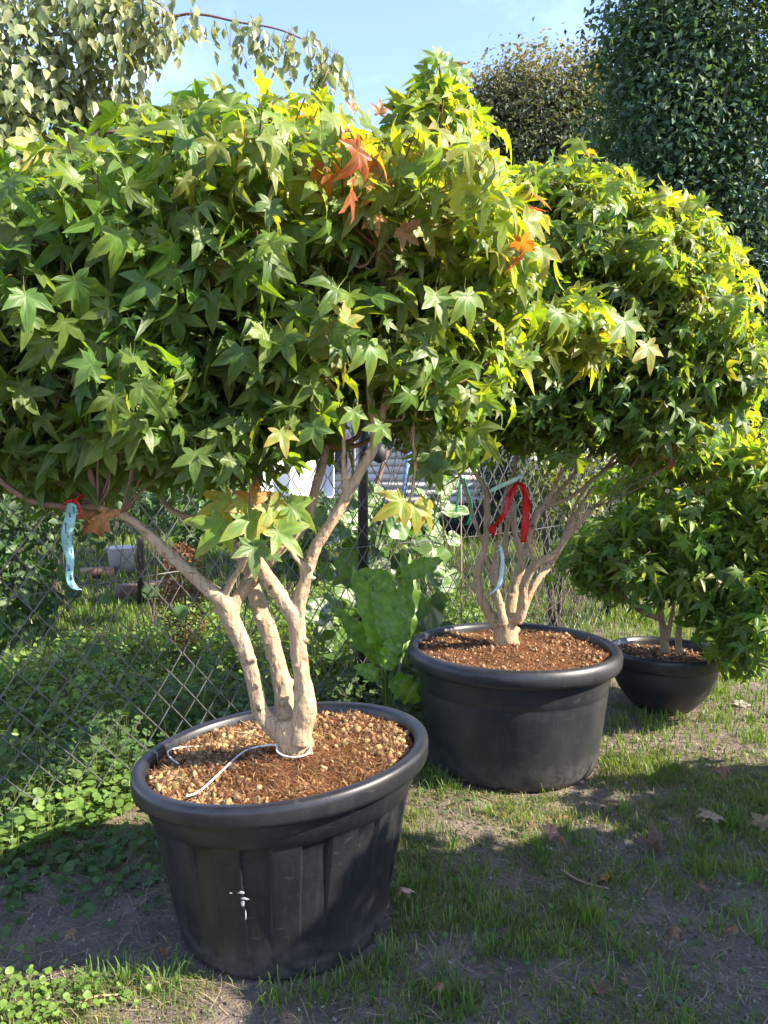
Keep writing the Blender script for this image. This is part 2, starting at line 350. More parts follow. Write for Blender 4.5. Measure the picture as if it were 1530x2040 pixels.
# ------------------------------------------------------------------ ground
def gz(x, y):
    return (fbm(x*1.1+3, y*1.1, 3, 3)-.44)*.05+(fbm(x*6, y*6, 3, 9)-.44)*.022+(fbm(x*22, y*22, 2, 21)-.4)*.022
def axis(lo, hi, step, far):
    a = list(np.arange(lo, hi+1e-6, step)); s = step; v = a[-1]
    while v < far: s *= 1.22; v += s; a.append(v)
    s = step; v = a[0]; pre = []
    while v > -far: s *= 1.22; v -= s; pre.append(v)
    return np.array(pre[::-1]+a)
gx = axis(-2.2, 3.0, .022, 150); gy = axis(1.3, 5.6, .022, 150)
X, Y = np.meshgrid(gx, gy); Z = gz(X, Y)
far = np.clip((np.hypot(X, Y-3)-8)/10, 0, 1); Z = Z*(1-far)
def sink(Z, X, Y):
    for (P, r) in POTS:
        k = np.clip(1-(np.hypot(X-P[0], Y-P[1])-r)/.10, 0, 1); Z = Z*(1-k)-.004*k
    return Z
Z = sink(Z, X, Y)
nx, ny = len(gx), len(gy); ii = np.arange(nx*ny).reshape(ny, nx)
gf = np.column_stack([ii[:-1, :-1].ravel(), ii[:-1, 1:].ravel(), ii[1:, 1:].ravel(), ii[1:, :-1].ravel()])
gs = np.clip(.5+fence_side(X, Y)*1.6+(fbm(X*3, Y*3, 3, 90)-.45)*1.2, 0, 1).ravel()[:, None]      # dark leaf mould beyond the fence with weed shade painted in; grey trodden soil before
ground = part('ground', np.column_stack([X.ravel(), Y.ravel(), Z.ravel()]), gf, M['ground'], None, A(1, .98, .94)*(1-gs)+A(.24, .24, .18)*gs); ground['kind'] = 'structure'
def ground_z(x, y): return sink(gz(x, y)*(1-np.clip((np.hypot(x, y-3)-8)/10, 0, 1)), x, y)

# ------------------------------------------------------------------ pots
def shear1(V):
    V = V.copy(); V[:, 2] += np.clip(V[:, 2]/POT1_H, 0, 1.1)*(.095*V[:, 0]-.02*V[:, 1]); return V
def flutes(th, z, r):
    s = np.sin(th*15+.9); step = np.clip(s*16, 0, 1)
    fade = np.clip((.41-z)/.012, 0, 1)*np.clip((z-.09)/.28, 0, 1)
    return .014*step*fade
def make_pot1():
    t = thing('planter_pot', P1, 'large black fluted plastic pot with tilted rim, nearest the camera', 'plant pot', 'potted trees in a row by the fence')
    prof = [(.20, .001), (.300, .002), (.310, .012)]
    for z in np.linspace(.03, .40, 16): prof.append((.311+(z/.545)*.104, z))
    prof += [(.389, .409), (.394, .415), (.398, .418), (.408, .455), (.418, .490)]
    V, Fq = lathe(prof, 720, flutes, shear1); part('pot_body', V+P1, Fq, M['pot'], t, smooth=False)
    a = .418; h = POT1_H
    prof = [(a, h-.056), (a+.018, h-.058), (a+.024, h-.055), (a+.0265, h-.045), (a+.027, h-.02), (a+.025, h-.008), (a+.018, h-.002), (a+.006, h), (a-.006, h-.003), (a-.014, h-.012), (a-.017, h-.05), (a-.021, h-.10)]
    V, Fq = lathe(prof, 160, None, shear1); part('pot_rim', V+P1, Fq, M['pot'], t)
    return t
def make_pot2():
    t = thing('planter_pot', P2, 'wide smooth dark grey plastic pot with thick rolled rim, middle of the row', 'plant pot', 'potted trees in a row by the fence')
    prof = [(.25, .001), (.362, .002), (.376, .012), (.384, .035)]
    for z in np.linspace(.06, .36, 8): prof.append((.387+(z/.55)*.068, z))
    prof += [(.4305, .372), (.4318, .376), (.4335, .379), (.437, .40), (.454, .475)]
    V, Fq = lathe(prof, 128); part('pot_body', V+P2, Fq, M['pot2'], t)
    a = .456; h = POT2_H
    prof = [(a-.002, h-.078), (a+.016, h-.082), (a+.029, h-.076), (a+.036, h-.055), (a+.037, h-.03), (a+.031, h-.010), (a+.02, h-.001), (a+.004, h), (a-.008, h-.006), (a-.014, h-.02), (a-.02, h-.09)]
    V, Fq = lathe(prof, 128); part('pot_rim', V+P2, Fq, M['pot2'], t)
    return t
def make_pot3():
    t = thing('planter_pot', P3, 'small shallow black bowl pot with broad rim band, farthest right', 'plant pot', 'potted trees in a row by the fence')
    prof = [(.1, .001), (.158, .002), (.172, .012), (.19, .03)]
    for u in np.linspace(.1, 1, 9): prof.append((.18+.112*math.sin(u*pi/2), .03+.225*u**1.25))
    V, Fq = lathe(prof, 96); part('pot_body', V+P3, Fq, M['pot2'], t)
    a = .292; h = POT3_H
    prof = [(a, h-.082), (a+.012, h-.084), (a+.018, h-.075), (a+.023, h-.02), (a+.02, h-.004), (a+.008, h), (a-.004, h-.004), (a-.012, h-.03), (a-.018, h-.08)]
    V, Fq = lathe(prof, 96); part('pot_rim', V+P3, Fq, M['pot2'], t)
    return t
pot1, pot2, pot3 = make_pot1(), make_pot2(), make_pot3()
ICO = None
def ico():
    global ICO
    if ICO is None:
        p = (1+5**.5)/2
        v = nrm(np.array([[-1,p,0],[1,p,0],[-1,-p,0],[1,-p,0],[0,-1,p],[0,1,p],[0,-1,-p],[0,1,-p],[p,0,-1],[p,0,1],[-p,0,-1],[-p,0,1]], float))
        f = np.array([[0,11,5],[0,5,1],[0,1,7],[0,7,10],[0,10,11],[1,5,9],[5,11,4],[11,10,2],[10,7,6],[7,1,8],[3,9,4],[3,4,2],[3,2,6],[3,6,8],[3,8,9],[4,9,5],[2,4,11],[6,2,10],[8,6,7],[9,8,1]])
        ICO = (v, f)
    return ICO
def rand_rot(N):
    q = nrm(rng.normal(size=(N, 4))); w, x, y, z = q.T
    return np.stack([np.stack([1-2*(y*y+z*z), 2*(x*y-z*w), 2*(x*z+y*w)], -1), np.stack([2*(x*y+z*w), 1-2*(x*x+z*z), 2*(y*z-x*w)], -1), np.stack([2*(x*z-y*w), 2*(y*z+x*w), 1-2*(x*x+y*y)], -1)], -2)
def pebbles(pos, rad, cols):
    v, f = ico(); N = len(pos); R = rand_rot(N); sh = rng.uniform(.38, 1.35, (N, 1, 3)); jit = 1+rng.uniform(-.42, .42, (N, 12, 1))
    V = np.einsum('nij,nkj->nki', R, v[None]*sh*jit)*rad[:, None, None]+pos[:, None, :]
    return V.reshape(-1, 3), (f[None]+(np.arange(N)*12)[:, None, None]).reshape(-1, 3), np.repeat(cols, 12, 0)
def fibres(pos, n_len, cols, lift=.01):
    N = len(pos); a = rng.uniform(0, 2*pi, N); l = rng.uniform(.5, 1, N)*n_len; d = np.column_stack([np.cos(a), np.sin(a), rng.uniform(-.1, .5, N)])*l[:, None]
    s = np.column_stack([-np.sin(a), np.cos(a), np.zeros(N)])*rng.uniform(.0005, .0011, N)[:, None]; mid = pos+d*.5+rng.normal(0, .12, (N, 3))*l[:, None]; mid[:, 2] = np.maximum(mid[:, 2], pos[:, 2])+lift*rng.uniform(0, .6, N)
    V = np.stack([pos-s, pos+s, mid+s, mid-s, pos+d], 1).reshape(-1, 3); o = (np.arange(N)*5)[:, None]
    return V, [np.array([[0,1,2,3]])+o, np.array([[3,2,4]])+o], np.repeat(cols, 5, 0)
def soil_fill(pot, P, rad, zf, npeb, nfib, pebmask, prad, pcol, name_kind):
    nr, na = 46, 150; r = np.sqrt(np.linspace(0, 1, nr))*rad; a = np.linspace(0, 2*pi, na, endpoint=False)
    R_, A_ = np.meshgrid(r, a, indexing='ij'); x = (R_*np.cos(A_)).ravel(); y = (R_*np.sin(A_)).ravel()
    i = np.arange(nr-1)[:, None]*na; k = np.arange(na)[None]; k2 = (k+1) % na
    Fq = np.stack([(i+k).ravel(), (i+k2).ravel(), (i+na+k2).ravel(), (i+na+k).ravel()], 1)
    part('potting_soil', np.column_stack([x, y, zf(x, y)])+P, Fq[:, ::-1], M['soil'], pot)
    rr = np.sqrt(rng.uniform(0, 1, npeb*3))*rad*.985; aa = rng.uniform(0, 2*pi, npeb*3); px = rr*np.cos(aa); py = rr*np.sin(aa)
    keep = rng.uniform(0, 1, len(px)) < pebmask(px, py); px, py = px[keep][:npeb], py[keep][:npeb]; n = len(px)
    rad_ = rng.uniform(*prad, n)*rng.choice([.45, .6, .8, 1, 1.3], n)
    pos = np.column_stack([px, py, zf(px, py)+rad_*.15])+P
    c = A(*pcol)*rng.choice([.35, .6, .85, 1.0, 1.25], (n, 1))*rng.uniform(.85, 1.15, (n, 1)); c = c*(1+rng.uniform(-.14, .14, (n, 3)))
    V, f, C = pebbles(pos, rad_, c); part('gravel', V, f, M['stone'], pot, C, smooth=False, kind='stuff')
    rr = np.sqrt(rng.uniform(0, 1, nfib))*rad*.97; aa = rng.uniform(0, 2*pi, nfib); px = rr*np.cos(aa); py = rr*np.sin(aa)
    pos = np.column_stack([px, py, zf(px, py)+.001])+P; c = np.where(rng.uniform(0, 1, (nfib, 1)) < .8, A(.16, .07, .03), A(.36, .24, .12))*rng.uniform(.6, 1.25, (nfib, 1))
    V, f, C = fibres(pos, .045, c); part('coir', V, f, M['fibre'], pot, C, kind='stuff')
def z1(x, y): return POT1_H-.032+.095*x-.02*y+(fbm(x*9+4, y*9, 3, 5)-.45)*.045+(fbm(x*40, y*40, 2, 8)-.4)*.012+.025*np.exp(-((x-.03)**2+(y+.06)**2)/.02)
def z2(x, y): return POT2_H-.032+(fbm(x*8+4, y*8, 3, 15)-.45)*.05+(fbm(x*36, y*36, 2, 18)-.4)*.015+.02*np.exp(-(x**2+y**2)/.02)
def z3(x, y): return POT3_H-.05+(fbm(x*10, y*10, 3, 25)-.45)*.04
def mask1(x, y): return np.clip(.92-1.1*np.exp(-((x-.05)**2+(y+.2)**2)/.055)-.35*(fbm(x*7, y*7, 3, 40) > .5)-.3*(x > .12), .04, 1)
soil_fill(pot1, P1, .397, z1, 2900, 9000, mask1, (.005, .0108), (.42, .265, .13), 0)
soil_fill(pot2, P2, .436, z2, 1100, 4200, lambda x, y: np.clip(.25+.5*(np.hypot(x, y) > .32)+.4*(fbm(x*7, y*7, 3, 44) > .5), .05, 1), (.005, .010), (.36, .22, .12), 0)
soil_fill(pot3, P3, .275, z3, 420, 700, lambda x, y: .6+0*x, (.006, .014), (.38, .26, .15), 0)
# white scuffs of torn sticker on the near pot
mb = MB()
for (cx, cy, w, h) in [(481, 1778, 16, 7), (489, 1790, 20, 6), (484, 1800, 10, 12), (490, 1822, 4, 26), (460, 1778, 9, 3)]:
    c = None
    for dd in np.linspace(1.7, 2.3, 601):
        q = W(cx, cy, dd)-P1; zz = q[2]; rr = .311+(zz/.545)*.104
        if np.hypot(q[0], q[1]) <= rr+.0015: c = q; break
    th = math.atan2(c[1], c[0]); tg = A(-sin(th), cos(th), 0); ot = A(cos(th), sin(th), -.1)
    pts = []
    for k in range(7):
        a = k/7*2*pi; q = c+tg*cos(a)*w/2/F*2*random.uniform(.6, 1.2)+A(0, 0, 1)*sin(a)*h/2/F*2*random.uniform(.6, 1.2)+ot*.0015; pts.append(q+P1)
    pts.append(np.mean(pts, 0)+ot*.004); mb.add(pts, np.array([[k, (k+1) % 7, 7] for k in range(7)]))
V, f, _ = mb.get(); part('torn_sticker', V, f, M['sticker'], pot1)

# ------------------------------------------------------------------ sweetgum trees
def star_template(curl, fold, droop, jit, seed, lo=False):
    r_ = np.random.default_rng(seed); pts = []; vein = []; edge = []
    lob = [(-118, .50), (-57, .86), (0, 1.0), (57, .86), (118, .50)]
    for i, (a, l) in enumerate(lob):
        a += r_.normal(0, 4*jit); l *= 1+r_.normal(0, .06*jit)
        w = 17 if abs(a) < 100 else 21
        if lo: pts += [(a-w*.95, .62*l, 0, .7), (a, l, 1, 1), (a+w*.95, .62*l, 0, .7)]
        else: pts += [(a-w*1.12, .58*l, 0, .7), (a-w*.42, .80*l, 0, .85), (a, l, 1, 1), (a+w*.42, .80*l, 0, .85), (a+w*1.12, .58*l, 0, .7)]
        if i < 4: pts.append(((a+lob[i+1][0])/2, .40+.03*r_.normal(), 0, .55))
    pts.append((180, .10, 0, .3))
    n = len(pts); V = [(0, 0, 0)]; ve = [1.0]; ed = [0.0]
    for fr, in (((1.0,),) if lo else ((.5,), (1.0,))):
        for (a, r, v, e) in pts:
            rr = r*fr; V.append((math.sin(radians(a))*rr, math.cos(radians(a))*rr, 0)); ve.append(float(v)); ed.append(e*fr**1.5 if fr < 1 else (1.0 if e < 1 else 1.1))
    V = np.array(V); r = np.hypot(V[:, 0], V[:, 1]); lob_t = np.clip((r-.35)/.65, 0, 1)
    V[:, 2] = fold*np.abs(V[:, 0])*np.clip(1-.4*r, 0, 1)-curl*lob_t**2*.55-droop*np.clip(V[:, 1], 0, 1)**2+r_.normal(0, .026, len(V))*(r > .2)
    k = np.arange(n); k2 = (k+1) % n
    tri = np.column_stack([np.zeros(n, int), 1+k2, 1+k]); quad = np.column_stack([1+k, 1+k2, 1+n+k2, 1+n+k]) if not lo else np.zeros((0, 4), int)
    V[:, 1] += .0
    # petiole: thin flat blade from the leaf base backwards
    b = len(V); V = np.vstack([V, [(-.012, 0, 0), (.012, 0, 0), (.009, -.25, .10), (-.009, -.25, .10), (.006, -.42, .30), (-.006, -.42, .30)]])
    ve = np.array(ve+[1.0]*6); ed = np.array(ed+[-1.0]*6)
    quad = np.vstack([quad, [[b+1, b, b+3, b+2], [b+2, b+3, b+5, b+4]]])
    return V, [tri[:, ::-1]*1, quad[:, ::-1]*1], ve, ed
LPAR = [(.3, .12, .05), (.6, .28, .15), (.95, .12, .30), (.2, .42, .05), (.7, -.15, .25), (1.3, .35, .45), (-.35, .35, -.1), (.4, .2, .65), (.9, .45, .1), (1.5, .1, .2)]
TEMPL = [star_template(c, f, d, 1.0, 100+i) for i, (c, f, d) in enumerate(LPAR)]
TEMPL_LO = [star_template(c, f, d, 1.0, 100+i, True) for i, (c, f, d) in enumerate(LPAR)]
CRUMPLED = [star_template(c, f, d, 2.5, 300+i) for i, (c, f, d) in enumerate([(2.2, .8, .9), (-2.0, .9, .7), (1.8, -.9, 1.2)])]

class Blobs:
    """crown volume made of ellipsoids given by photograph position, distance and size"""
    def __init__(s, items):
        s.c = np.array([W(px, py, d) for (px, py, d, rx, ry, rd, w) in items]); s.r = np.array([(rx/F*d, rd, ry/F*d) for (px, py, d, rx, ry, rd, w) in items])
        s.w = np.array([i[6] for i in items], float); s.w /= s.w.sum()
    def sample(s, N, shell=.7, seed=0):
        k = rng.choice(len(s.w), N, p=s.w); u = nrm(rng.normal(size=(N, 3)))
        r = np.where(rng.uniform(0, 1, N) < shell, rng.uniform(.74, 1.0, N), rng.uniform(0, 1, N)**(1/2.2)*.8)
        lump = 1+.16*np.sin(u[:, 0]*5+k)*np.sin(u[:, 2]*6+2*k)+rng.normal(0, .04, N)
        return s.c[k]+u*(r*lump)[:, None]*s.r[k], k, u
def stems_mesh(stems, voxel, knots, seed):
    """hand-placed stems: list of [(px, py, width_px, d), ...], fused into one skin"""
    r_ = random.Random(seed); mb = MB(); ends = []; pts_all = []
    for st in stems:
        P = np.array([W(a, b, d) for (a, b, w, d) in st]); R = np.array([w/2/F*d*.92 for (a, b, w, d) in st])
        V, f = tube(P, R, 14, 5); mb.add(V, f); pts_all.append(P)
        for i in range(len(P)-1):
            n = max(1, int(np.linalg.norm(P[i+1]-P[i])/.05*knots))
            for _ in range(n):
                if r_.random() < .75:
                    t = r_.random(); q = P[i]*(1-t)+P[i+1]*t; rr = R[i]*(1-t)+R[i+1]*t; d = nrm(P[i+1]-P[i])
                    s = nrm(np.cross(d, [r_.gauss(0, 1), r_.gauss(0, 1), r_.gauss(0, 1)])); ln = rr*r_.uniform(1.15, 1.6)
                    V, f = tube([q, q+s*rr*.7+d*rr*.2, q+s*ln+d*rr*r_.uniform(.1, .6)], [rr*.7, rr*.5, rr*r_.uniform(.16, .34)], 8, 3); mb.add(V, f)
    V, f, _ = mb.get(); me = mesh_np('tmp', V, f); o = bpy.data.objects.new('tmp', me); SC.collection.objects.link(o)
    md = o.modifiers.new('r', 'REMESH'); md.mode = 'VOXEL'; md.voxel_size = voxel
    ms = o.modifiers.new('s', 'SMOOTH'); ms.iterations = 1; ms.factor = .5
    dg = bpy.context.evaluated_depsgraph_get(); ev = o.evaluated_get(dg); m2 = ev.to_mesh()
    n = len(m2.vertices); co = np.empty(n*3, np.float32); m2.vertices.foreach_get('co', co); no = np.empty(n*3, np.float32); m2.vertices.foreach_get('normal', no)
    co = co.reshape(-1, 3).astype(float); no = no.reshape(-1, 3)
    q4 = np.array([p.vertices[:] for p in m2.polygons if len(p.vertices) == 4]); q3 = [p.vertices[:] for p in m2.polygons if len(p.vertices) == 3]
    a = np.arctan2(no[:, 1], no[:, 0])
    co += no*((fbm(a*2.2+co[:, 0]*9, co[:, 2]*38, 3, 60)-.45)*.009)[:, None]
    ev.to_mesh_clear(); bpy.data.objects.remove(o); bpy.data.meshes.remove(me)
    return co, [q4]+([np.array(q3)] if q3 else []), pts_all

def visible_order(pos, size):
    """which leaves the camera sees: nearest first over a coarse image grid"""
    px, py, d = project(pos); s = size/d*F; inside = (px > -20) & (px < 1550) & (py > -20) & (py < 2060); o = np.argsort(d); cell = 10.0
    grid = np.zeros((220, 170), bool); vis = np.zeros(len(pos), bool)
    for i in o:
        if not inside[i]: continue
        cx, cy = int(px[i]/cell)+4, int(py[i]/cell)+4; r = max(1, int(s[i]*.24/cell))
        y0, y1, x0, x1 = max(cy-r, 0), min(cy+r+1, 220), max(cx-r, 0), min(cx+r+1, 170)
        g = grid[y0:y1, x0:x1]
        if g.size and (~g).mean() > .5: vis[i] = True
        grid[y0:y1, x0:x1] = True
    return vis, s

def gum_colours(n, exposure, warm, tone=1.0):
    """leaf colour: sun side painted lighter, shaded inside deeper, plus autumn yellowing and red edges"""
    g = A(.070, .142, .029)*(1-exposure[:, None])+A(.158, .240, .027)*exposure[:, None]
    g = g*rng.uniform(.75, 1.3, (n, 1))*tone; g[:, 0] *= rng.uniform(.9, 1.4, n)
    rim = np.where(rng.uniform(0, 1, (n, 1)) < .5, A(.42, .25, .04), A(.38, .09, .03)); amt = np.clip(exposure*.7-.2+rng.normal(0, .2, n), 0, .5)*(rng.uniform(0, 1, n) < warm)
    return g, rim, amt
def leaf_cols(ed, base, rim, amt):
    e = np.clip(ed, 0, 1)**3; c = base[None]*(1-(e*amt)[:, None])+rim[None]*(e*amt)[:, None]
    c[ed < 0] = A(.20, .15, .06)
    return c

def gum_tree(name, base, label, stems, blobs, ntwig, perT, lsize, hubs, group, voxel=.0045, knots=1.0, hero=(), warm=.5, reds=(), seed=1, npart=300, avoid=None, twigR=.004, tone=1.0, sag=0.0, dry=()):
    t = thing(name, base, label, 'tree', group)
    V, f, P_all = stems_mesh(stems, voxel, knots, seed); part('trunk', V, f, M['bark'], t)
    nodes = np.concatenate([p[len(p)//2:] for p in P_all]); nodeR = .008
    # limbs from the stems to hubs inside the crown
    mb = MB(); hp, _, _ = blobs.sample(hubs, .15); hub_pts = []
    for h in hp:
        dz = np.linalg.norm(nodes-h, axis=1)+np.where(nodes[:, 2] > h[2]-.05, .6, 0); n0 = nodes[np.argmin(dz)]
        L = np.linalg.norm(h-n0); mid1 = n0+(h-n0)*.35+rng.normal(0, .06, 3)*L+A(0, 0, -.06*L); mid2 = n0+(h-n0)*.7+rng.normal(0, .05, 3)*L
        V, f = tube([n0, mid1, mid2, h], [.0095, .008, .0065, .005], 7, 4); mb.add(V, f); hub_pts += [mid2, h]
    hub_pts = np.array(hub_pts+list(nodes))
    ctr = blobs.c.T @ blobs.w
    tp, kk, uu = blobs.sample(int(ntwig*1.25))
    if avoid is not None: ok = avoid(tp); tp, kk = tp[ok], kk[ok]
    tp = tp[:ntwig]; kk = kk[:ntwig]; pos = []; tips = []; nor = []
    for q, k in zip(tp, kk):
        h = hub_pts[np.argmin(np.linalg.norm(hub_pts-q, axis=1)+np.where(hub_pts[:, 2] > q[2]+.1, .25, 0))]
        out = nrm((q-blobs.c[k])/blobs.r[k]); d = nrm(nrm(q-h)+.7*out+A(0, 0, .35)+rng.normal(0, .2, 3)); L = rng.uniform(.12, .22)
        b = q-d*L*.6
        if np.linalg.norm(b-h) < .9:
            V, f = tube([h, (h+b)/2+rng.normal(0, .03, 3), b, q+d*L*.3], [twigR, twigR*.9, twigR*.75, twigR*.4], 5, 3, cap=False); mb.add(V, f)
        for j in range(perT):
            s = (j+.5)/perT; a = j*2.4+rng.uniform(0, .6); p_ = nrm(np.cross(d, [.3, .5, .8])); p2 = np.cross(d, p_); rad = p_*cos(a)+p2*sin(a)
            lp = b+d*L*(.1+s*.95)+rad*rng.uniform(.03, .075)+A(0, 0, -.01)
            no = nrm(.45*out+.42*A(0, 0, 1)+.30*SUN_DIR+.40*rad+rng.normal(0, .42, 3)); ti = nrm(.65*rad+.35*d+A(0, 0, -.50)+.30*out+rng.normal(0, .38, 3))
            pos.append(lp); nor.append(no); tips.append(ti)
    V, f, _ = mb.get(); part('branches', V, f, M['twig'], t)
    pos = np.array(pos); nor = np.array(nor); tips = np.array(tips); N = len(pos)
    size = lsize*rng.choice([.55, .75, .9, 1.0, 1.1, 1.25], N)*rng.uniform(.9, 1.1, N); tem = rng.integers(0, len(TEMPL), N)
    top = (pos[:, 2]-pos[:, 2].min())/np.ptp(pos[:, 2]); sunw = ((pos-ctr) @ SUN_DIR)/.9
    expo = np.clip(.12+.58*sunw+.30*(top-.5)+rng.normal(0, .16, N), 0, 1)  # sun side and top of the crown get the lighter, painted-in sunlit colour
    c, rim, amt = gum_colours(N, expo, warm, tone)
    ppx, ppy, pd = project(pos)
    for (rx, ry, rr, pr) in reds:
        m = (np.hypot(ppx-rx, ppy-ry) < rr) & (rng.uniform(0, 1, N) < pr) & (pd < np.median(pd)+.1); k = int(m.sum())
        c[m] = np.where(rng.uniform(0, 1, (k, 1)) < .35, A(.27, .10, .04), A(.26, .22, .045)); rim[m] = A(.42, .09, .05); amt[m] = .7
    # hand-placed leaves: px, py, d, length px, tip angle in the picture (0 = down, + = to the right), tilt, colour
    for (hx, hy, d, lp, an, tilt, ck) in hero:
        a = radians(an); tdir = A(sin(a), 0, -cos(a)); pb = W(hx, hy, d); to_cam = nrm(A(0, 0, CAMZ)-pb); n_ = nrm(to_cam+tilt*SUN_DIR+rng.normal(0, .12, 3))
        pos = np.vstack([pos, pb]); nor = np.vstack([nor, n_]); tips = np.vstack([tips, tdir]); size = np.append(size, lp*(.94 if hy > 980 else (.56 if ck in 'ro' else .74))/F*d); tem = np.append(tem, rng.choice([0, 0, 1, 3, 4]))
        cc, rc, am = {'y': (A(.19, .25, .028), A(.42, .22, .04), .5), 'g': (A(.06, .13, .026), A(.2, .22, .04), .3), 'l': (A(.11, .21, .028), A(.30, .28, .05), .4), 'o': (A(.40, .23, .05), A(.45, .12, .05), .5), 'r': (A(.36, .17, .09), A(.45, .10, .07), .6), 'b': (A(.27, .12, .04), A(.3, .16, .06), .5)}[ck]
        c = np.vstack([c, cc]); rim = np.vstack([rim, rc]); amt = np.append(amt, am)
    N = len(pos); R = frames(tips, nor)
    if avoid is not None:
        pass
    vis, s = visible_order(pos+tips*size[:, None]*.35, size); score = np.where(vis, s, 0); score[N-len(hero):] += 1e4
    pick = set(np.argsort(-score)[:npart].tolist()) if npart else set(); pick = {i for i in pick if score[i] > 0}
    Vs, Fs3, Fs4, Cs, Ves, off = [], [], [], [], [], 0
    for i in range(N):
        tv, tf, ve, ed = (TEMPL if vis[i] or i in pick else TEMPL_LO)[tem[i]]
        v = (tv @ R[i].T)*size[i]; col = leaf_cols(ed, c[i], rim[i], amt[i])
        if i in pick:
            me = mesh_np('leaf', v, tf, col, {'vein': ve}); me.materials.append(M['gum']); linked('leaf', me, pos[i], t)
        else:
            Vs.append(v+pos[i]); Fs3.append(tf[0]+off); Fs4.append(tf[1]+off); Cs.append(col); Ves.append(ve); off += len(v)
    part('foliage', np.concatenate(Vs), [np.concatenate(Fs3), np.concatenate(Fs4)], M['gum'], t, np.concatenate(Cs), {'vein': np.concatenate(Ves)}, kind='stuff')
    for (hx, hy, d, lp, an) in dry:
        a = radians(an); tv, tf, ve, ed = CRUMPLED[rng.integers(0, 3)]; pb = W(hx, hy, d); n_ = nrm(A(0, 0, CAMZ)-pb+rng.normal(0, .4, 3))
        v = (tv @ frames(A(sin(a), .2, -cos(a))[None], n_[None])[0].T)*lp/F*d
        me = mesh_np('withered_leaf', v, tf, np.tile(A(.30, .15, .06)*rng.uniform(.7, 1.3), (len(v), 1))); me.materials.append(M['dry']); linked('withered_leaf', me, pb, t)
    return t, P_all

# -- near tree
D = 2.25
stems1 = [
 [(592, 1545, 84, D), (590, 1520, 76, D), (586, 1485, 74, D), (578, 1455, 80, D), (575, 1430, 62, D)],
 [(570, 1470, 50, D), (545, 1448, 46, D), (520, 1418, 36, 2.24), (510, 1380, 34, 2.23), (497, 1325, 35, 2.22), (480, 1278, 37, 2.2), (458, 1232, 42, 2.18), (444, 1200, 40, 2.17), (405, 1165, 30, 2.15), (360, 1125, 26, 2.12), (320, 1090, 27, 2.1), (280, 1050, 20, 2.08), (240, 1025, 18, 2.06), (195, 1010, 13, 2.05)],
 [(458, 1230, 34, 2.18), (475, 1190, 30, 2.2), (505, 1152, 30, 2.23), (550, 1100, 28, 2.27), (605, 1045, 24, 2.32), (632, 960, 20, 2.37), (648, 890, 16, 2.42), (638, 800, 12, 2.45)],
 [(446, 1190, 18, 2.17), (466, 1150, 14, 2.14), (488, 1120, 13, 2.12), (505, 1080, 9, 2.1), (500, 1010, 5, 2.08)],
 [(574, 1470, 50, 2.27), (568, 1430, 50, 2.28), (566, 1385, 44, 2.29), (553, 1325, 38, 2.30), (537, 1265, 38, 2.32), (520, 1215, 40, 2.34), (508, 1178, 34, 2.36), (492, 1130, 26, 2.4), (455, 1080, 22, 2.45), (400, 1040, 18, 2.5), (340, 1015, 13, 2.55), (300, 960, 9, 2.58)],
 [(595, 1480, 52, 2.22), (602, 1445, 50, 2.22), (608, 1412, 54, 2.22), (603, 1360, 38, 2.22), (596, 1305, 37, 2.22), (592, 1245, 38, 2.22), (592, 1225, 34, 2.22), (600, 1185, 30, 2.21), (612, 1140, 27, 2.2), (630, 1088, 27, 2.19), (662, 1036, 25, 2.18), (692, 984, 25, 2.18), (720, 935, 22, 2.18), (746, 885, 22, 2.18), (742, 830, 17, 2.19), (736, 770, 15, 2.2), (733, 690, 13, 2.22), (720, 560, 11, 2.25), (705, 420, 8, 2.28)],
 [(590, 1240, 34, 2.22), (570, 1205, 33, 2.2), (545, 1168, 33, 2.19), (522, 1135, 32, 2.18), (511, 1112, 24, 2.17)],
 [(606, 1142, 20, 2.2), (597, 1120, 12, 2.19), (586, 1108, 10, 2.18), (570, 1085, 7, 2.17)],
 [(690, 985, 18, 2.18), (684, 930, 10, 2.17), (684, 860, 9, 2.16), (676, 790, 7, 2.15)],
 [(744, 880, 18, 2.18), (768, 800, 17, 2.2), (780, 720, 14, 2.22), (778, 640, 11, 2.24), (800, 540, 8, 2.26)],
 [(765, 812, 14, 2.2), (800, 795, 12, 2.17), (860, 772, 10, 2.14)],
 [(860, 772, 9, 2.14), (835, 800, 9, 2.2), (822, 870, 9, 2.24), (828, 925, 9, 2.26), (818, 998, 8, 2.26)],
 [(800, 540, 9, 2.26), (830, 400, 8, 2.3), (858, 290, 7, 2.3), (868, 200, 6, 2.3), (873, 125, 4, 2.3)],
]
blobs1 = Blobs([(230, 540, 2.25, 330, 300, .62, 3.0), (-40, 620, 2.3, 260, 300, .55, 1.6), (560, 430, 2.35, 300, 235, .62, 2.6), (820, 440, 2.45, 220, 200, .5, 1.8), (945, 540, 2.55, 115, 160, .4, .8),
    (330, 800, 2.25, 300, 150, .5, 1.5), (50, 830, 2.2, 190, 130, .4, .9), (620, 700, 2.4, 260, 170, .5, 1.4), (880, 720, 2.5, 170, 110, .4, .8), (1150, 650, 2.75, 90, 45, .2, .16), (450, 290, 2.3, 230, 110, .4, 1.0), (860, 235, 2.4, 60, 90, .12, .22), (870, 150, 2.4, 40, 40, .08, .12), (590, 200, 2.3, 60, 40, .15, .15), (660, 850, 2.3, 200, 65, .3, .22), (880, 850, 2.5, 110, 70, .25, .22), (250, 930, 2.2, 220, 60, .3, .3)])
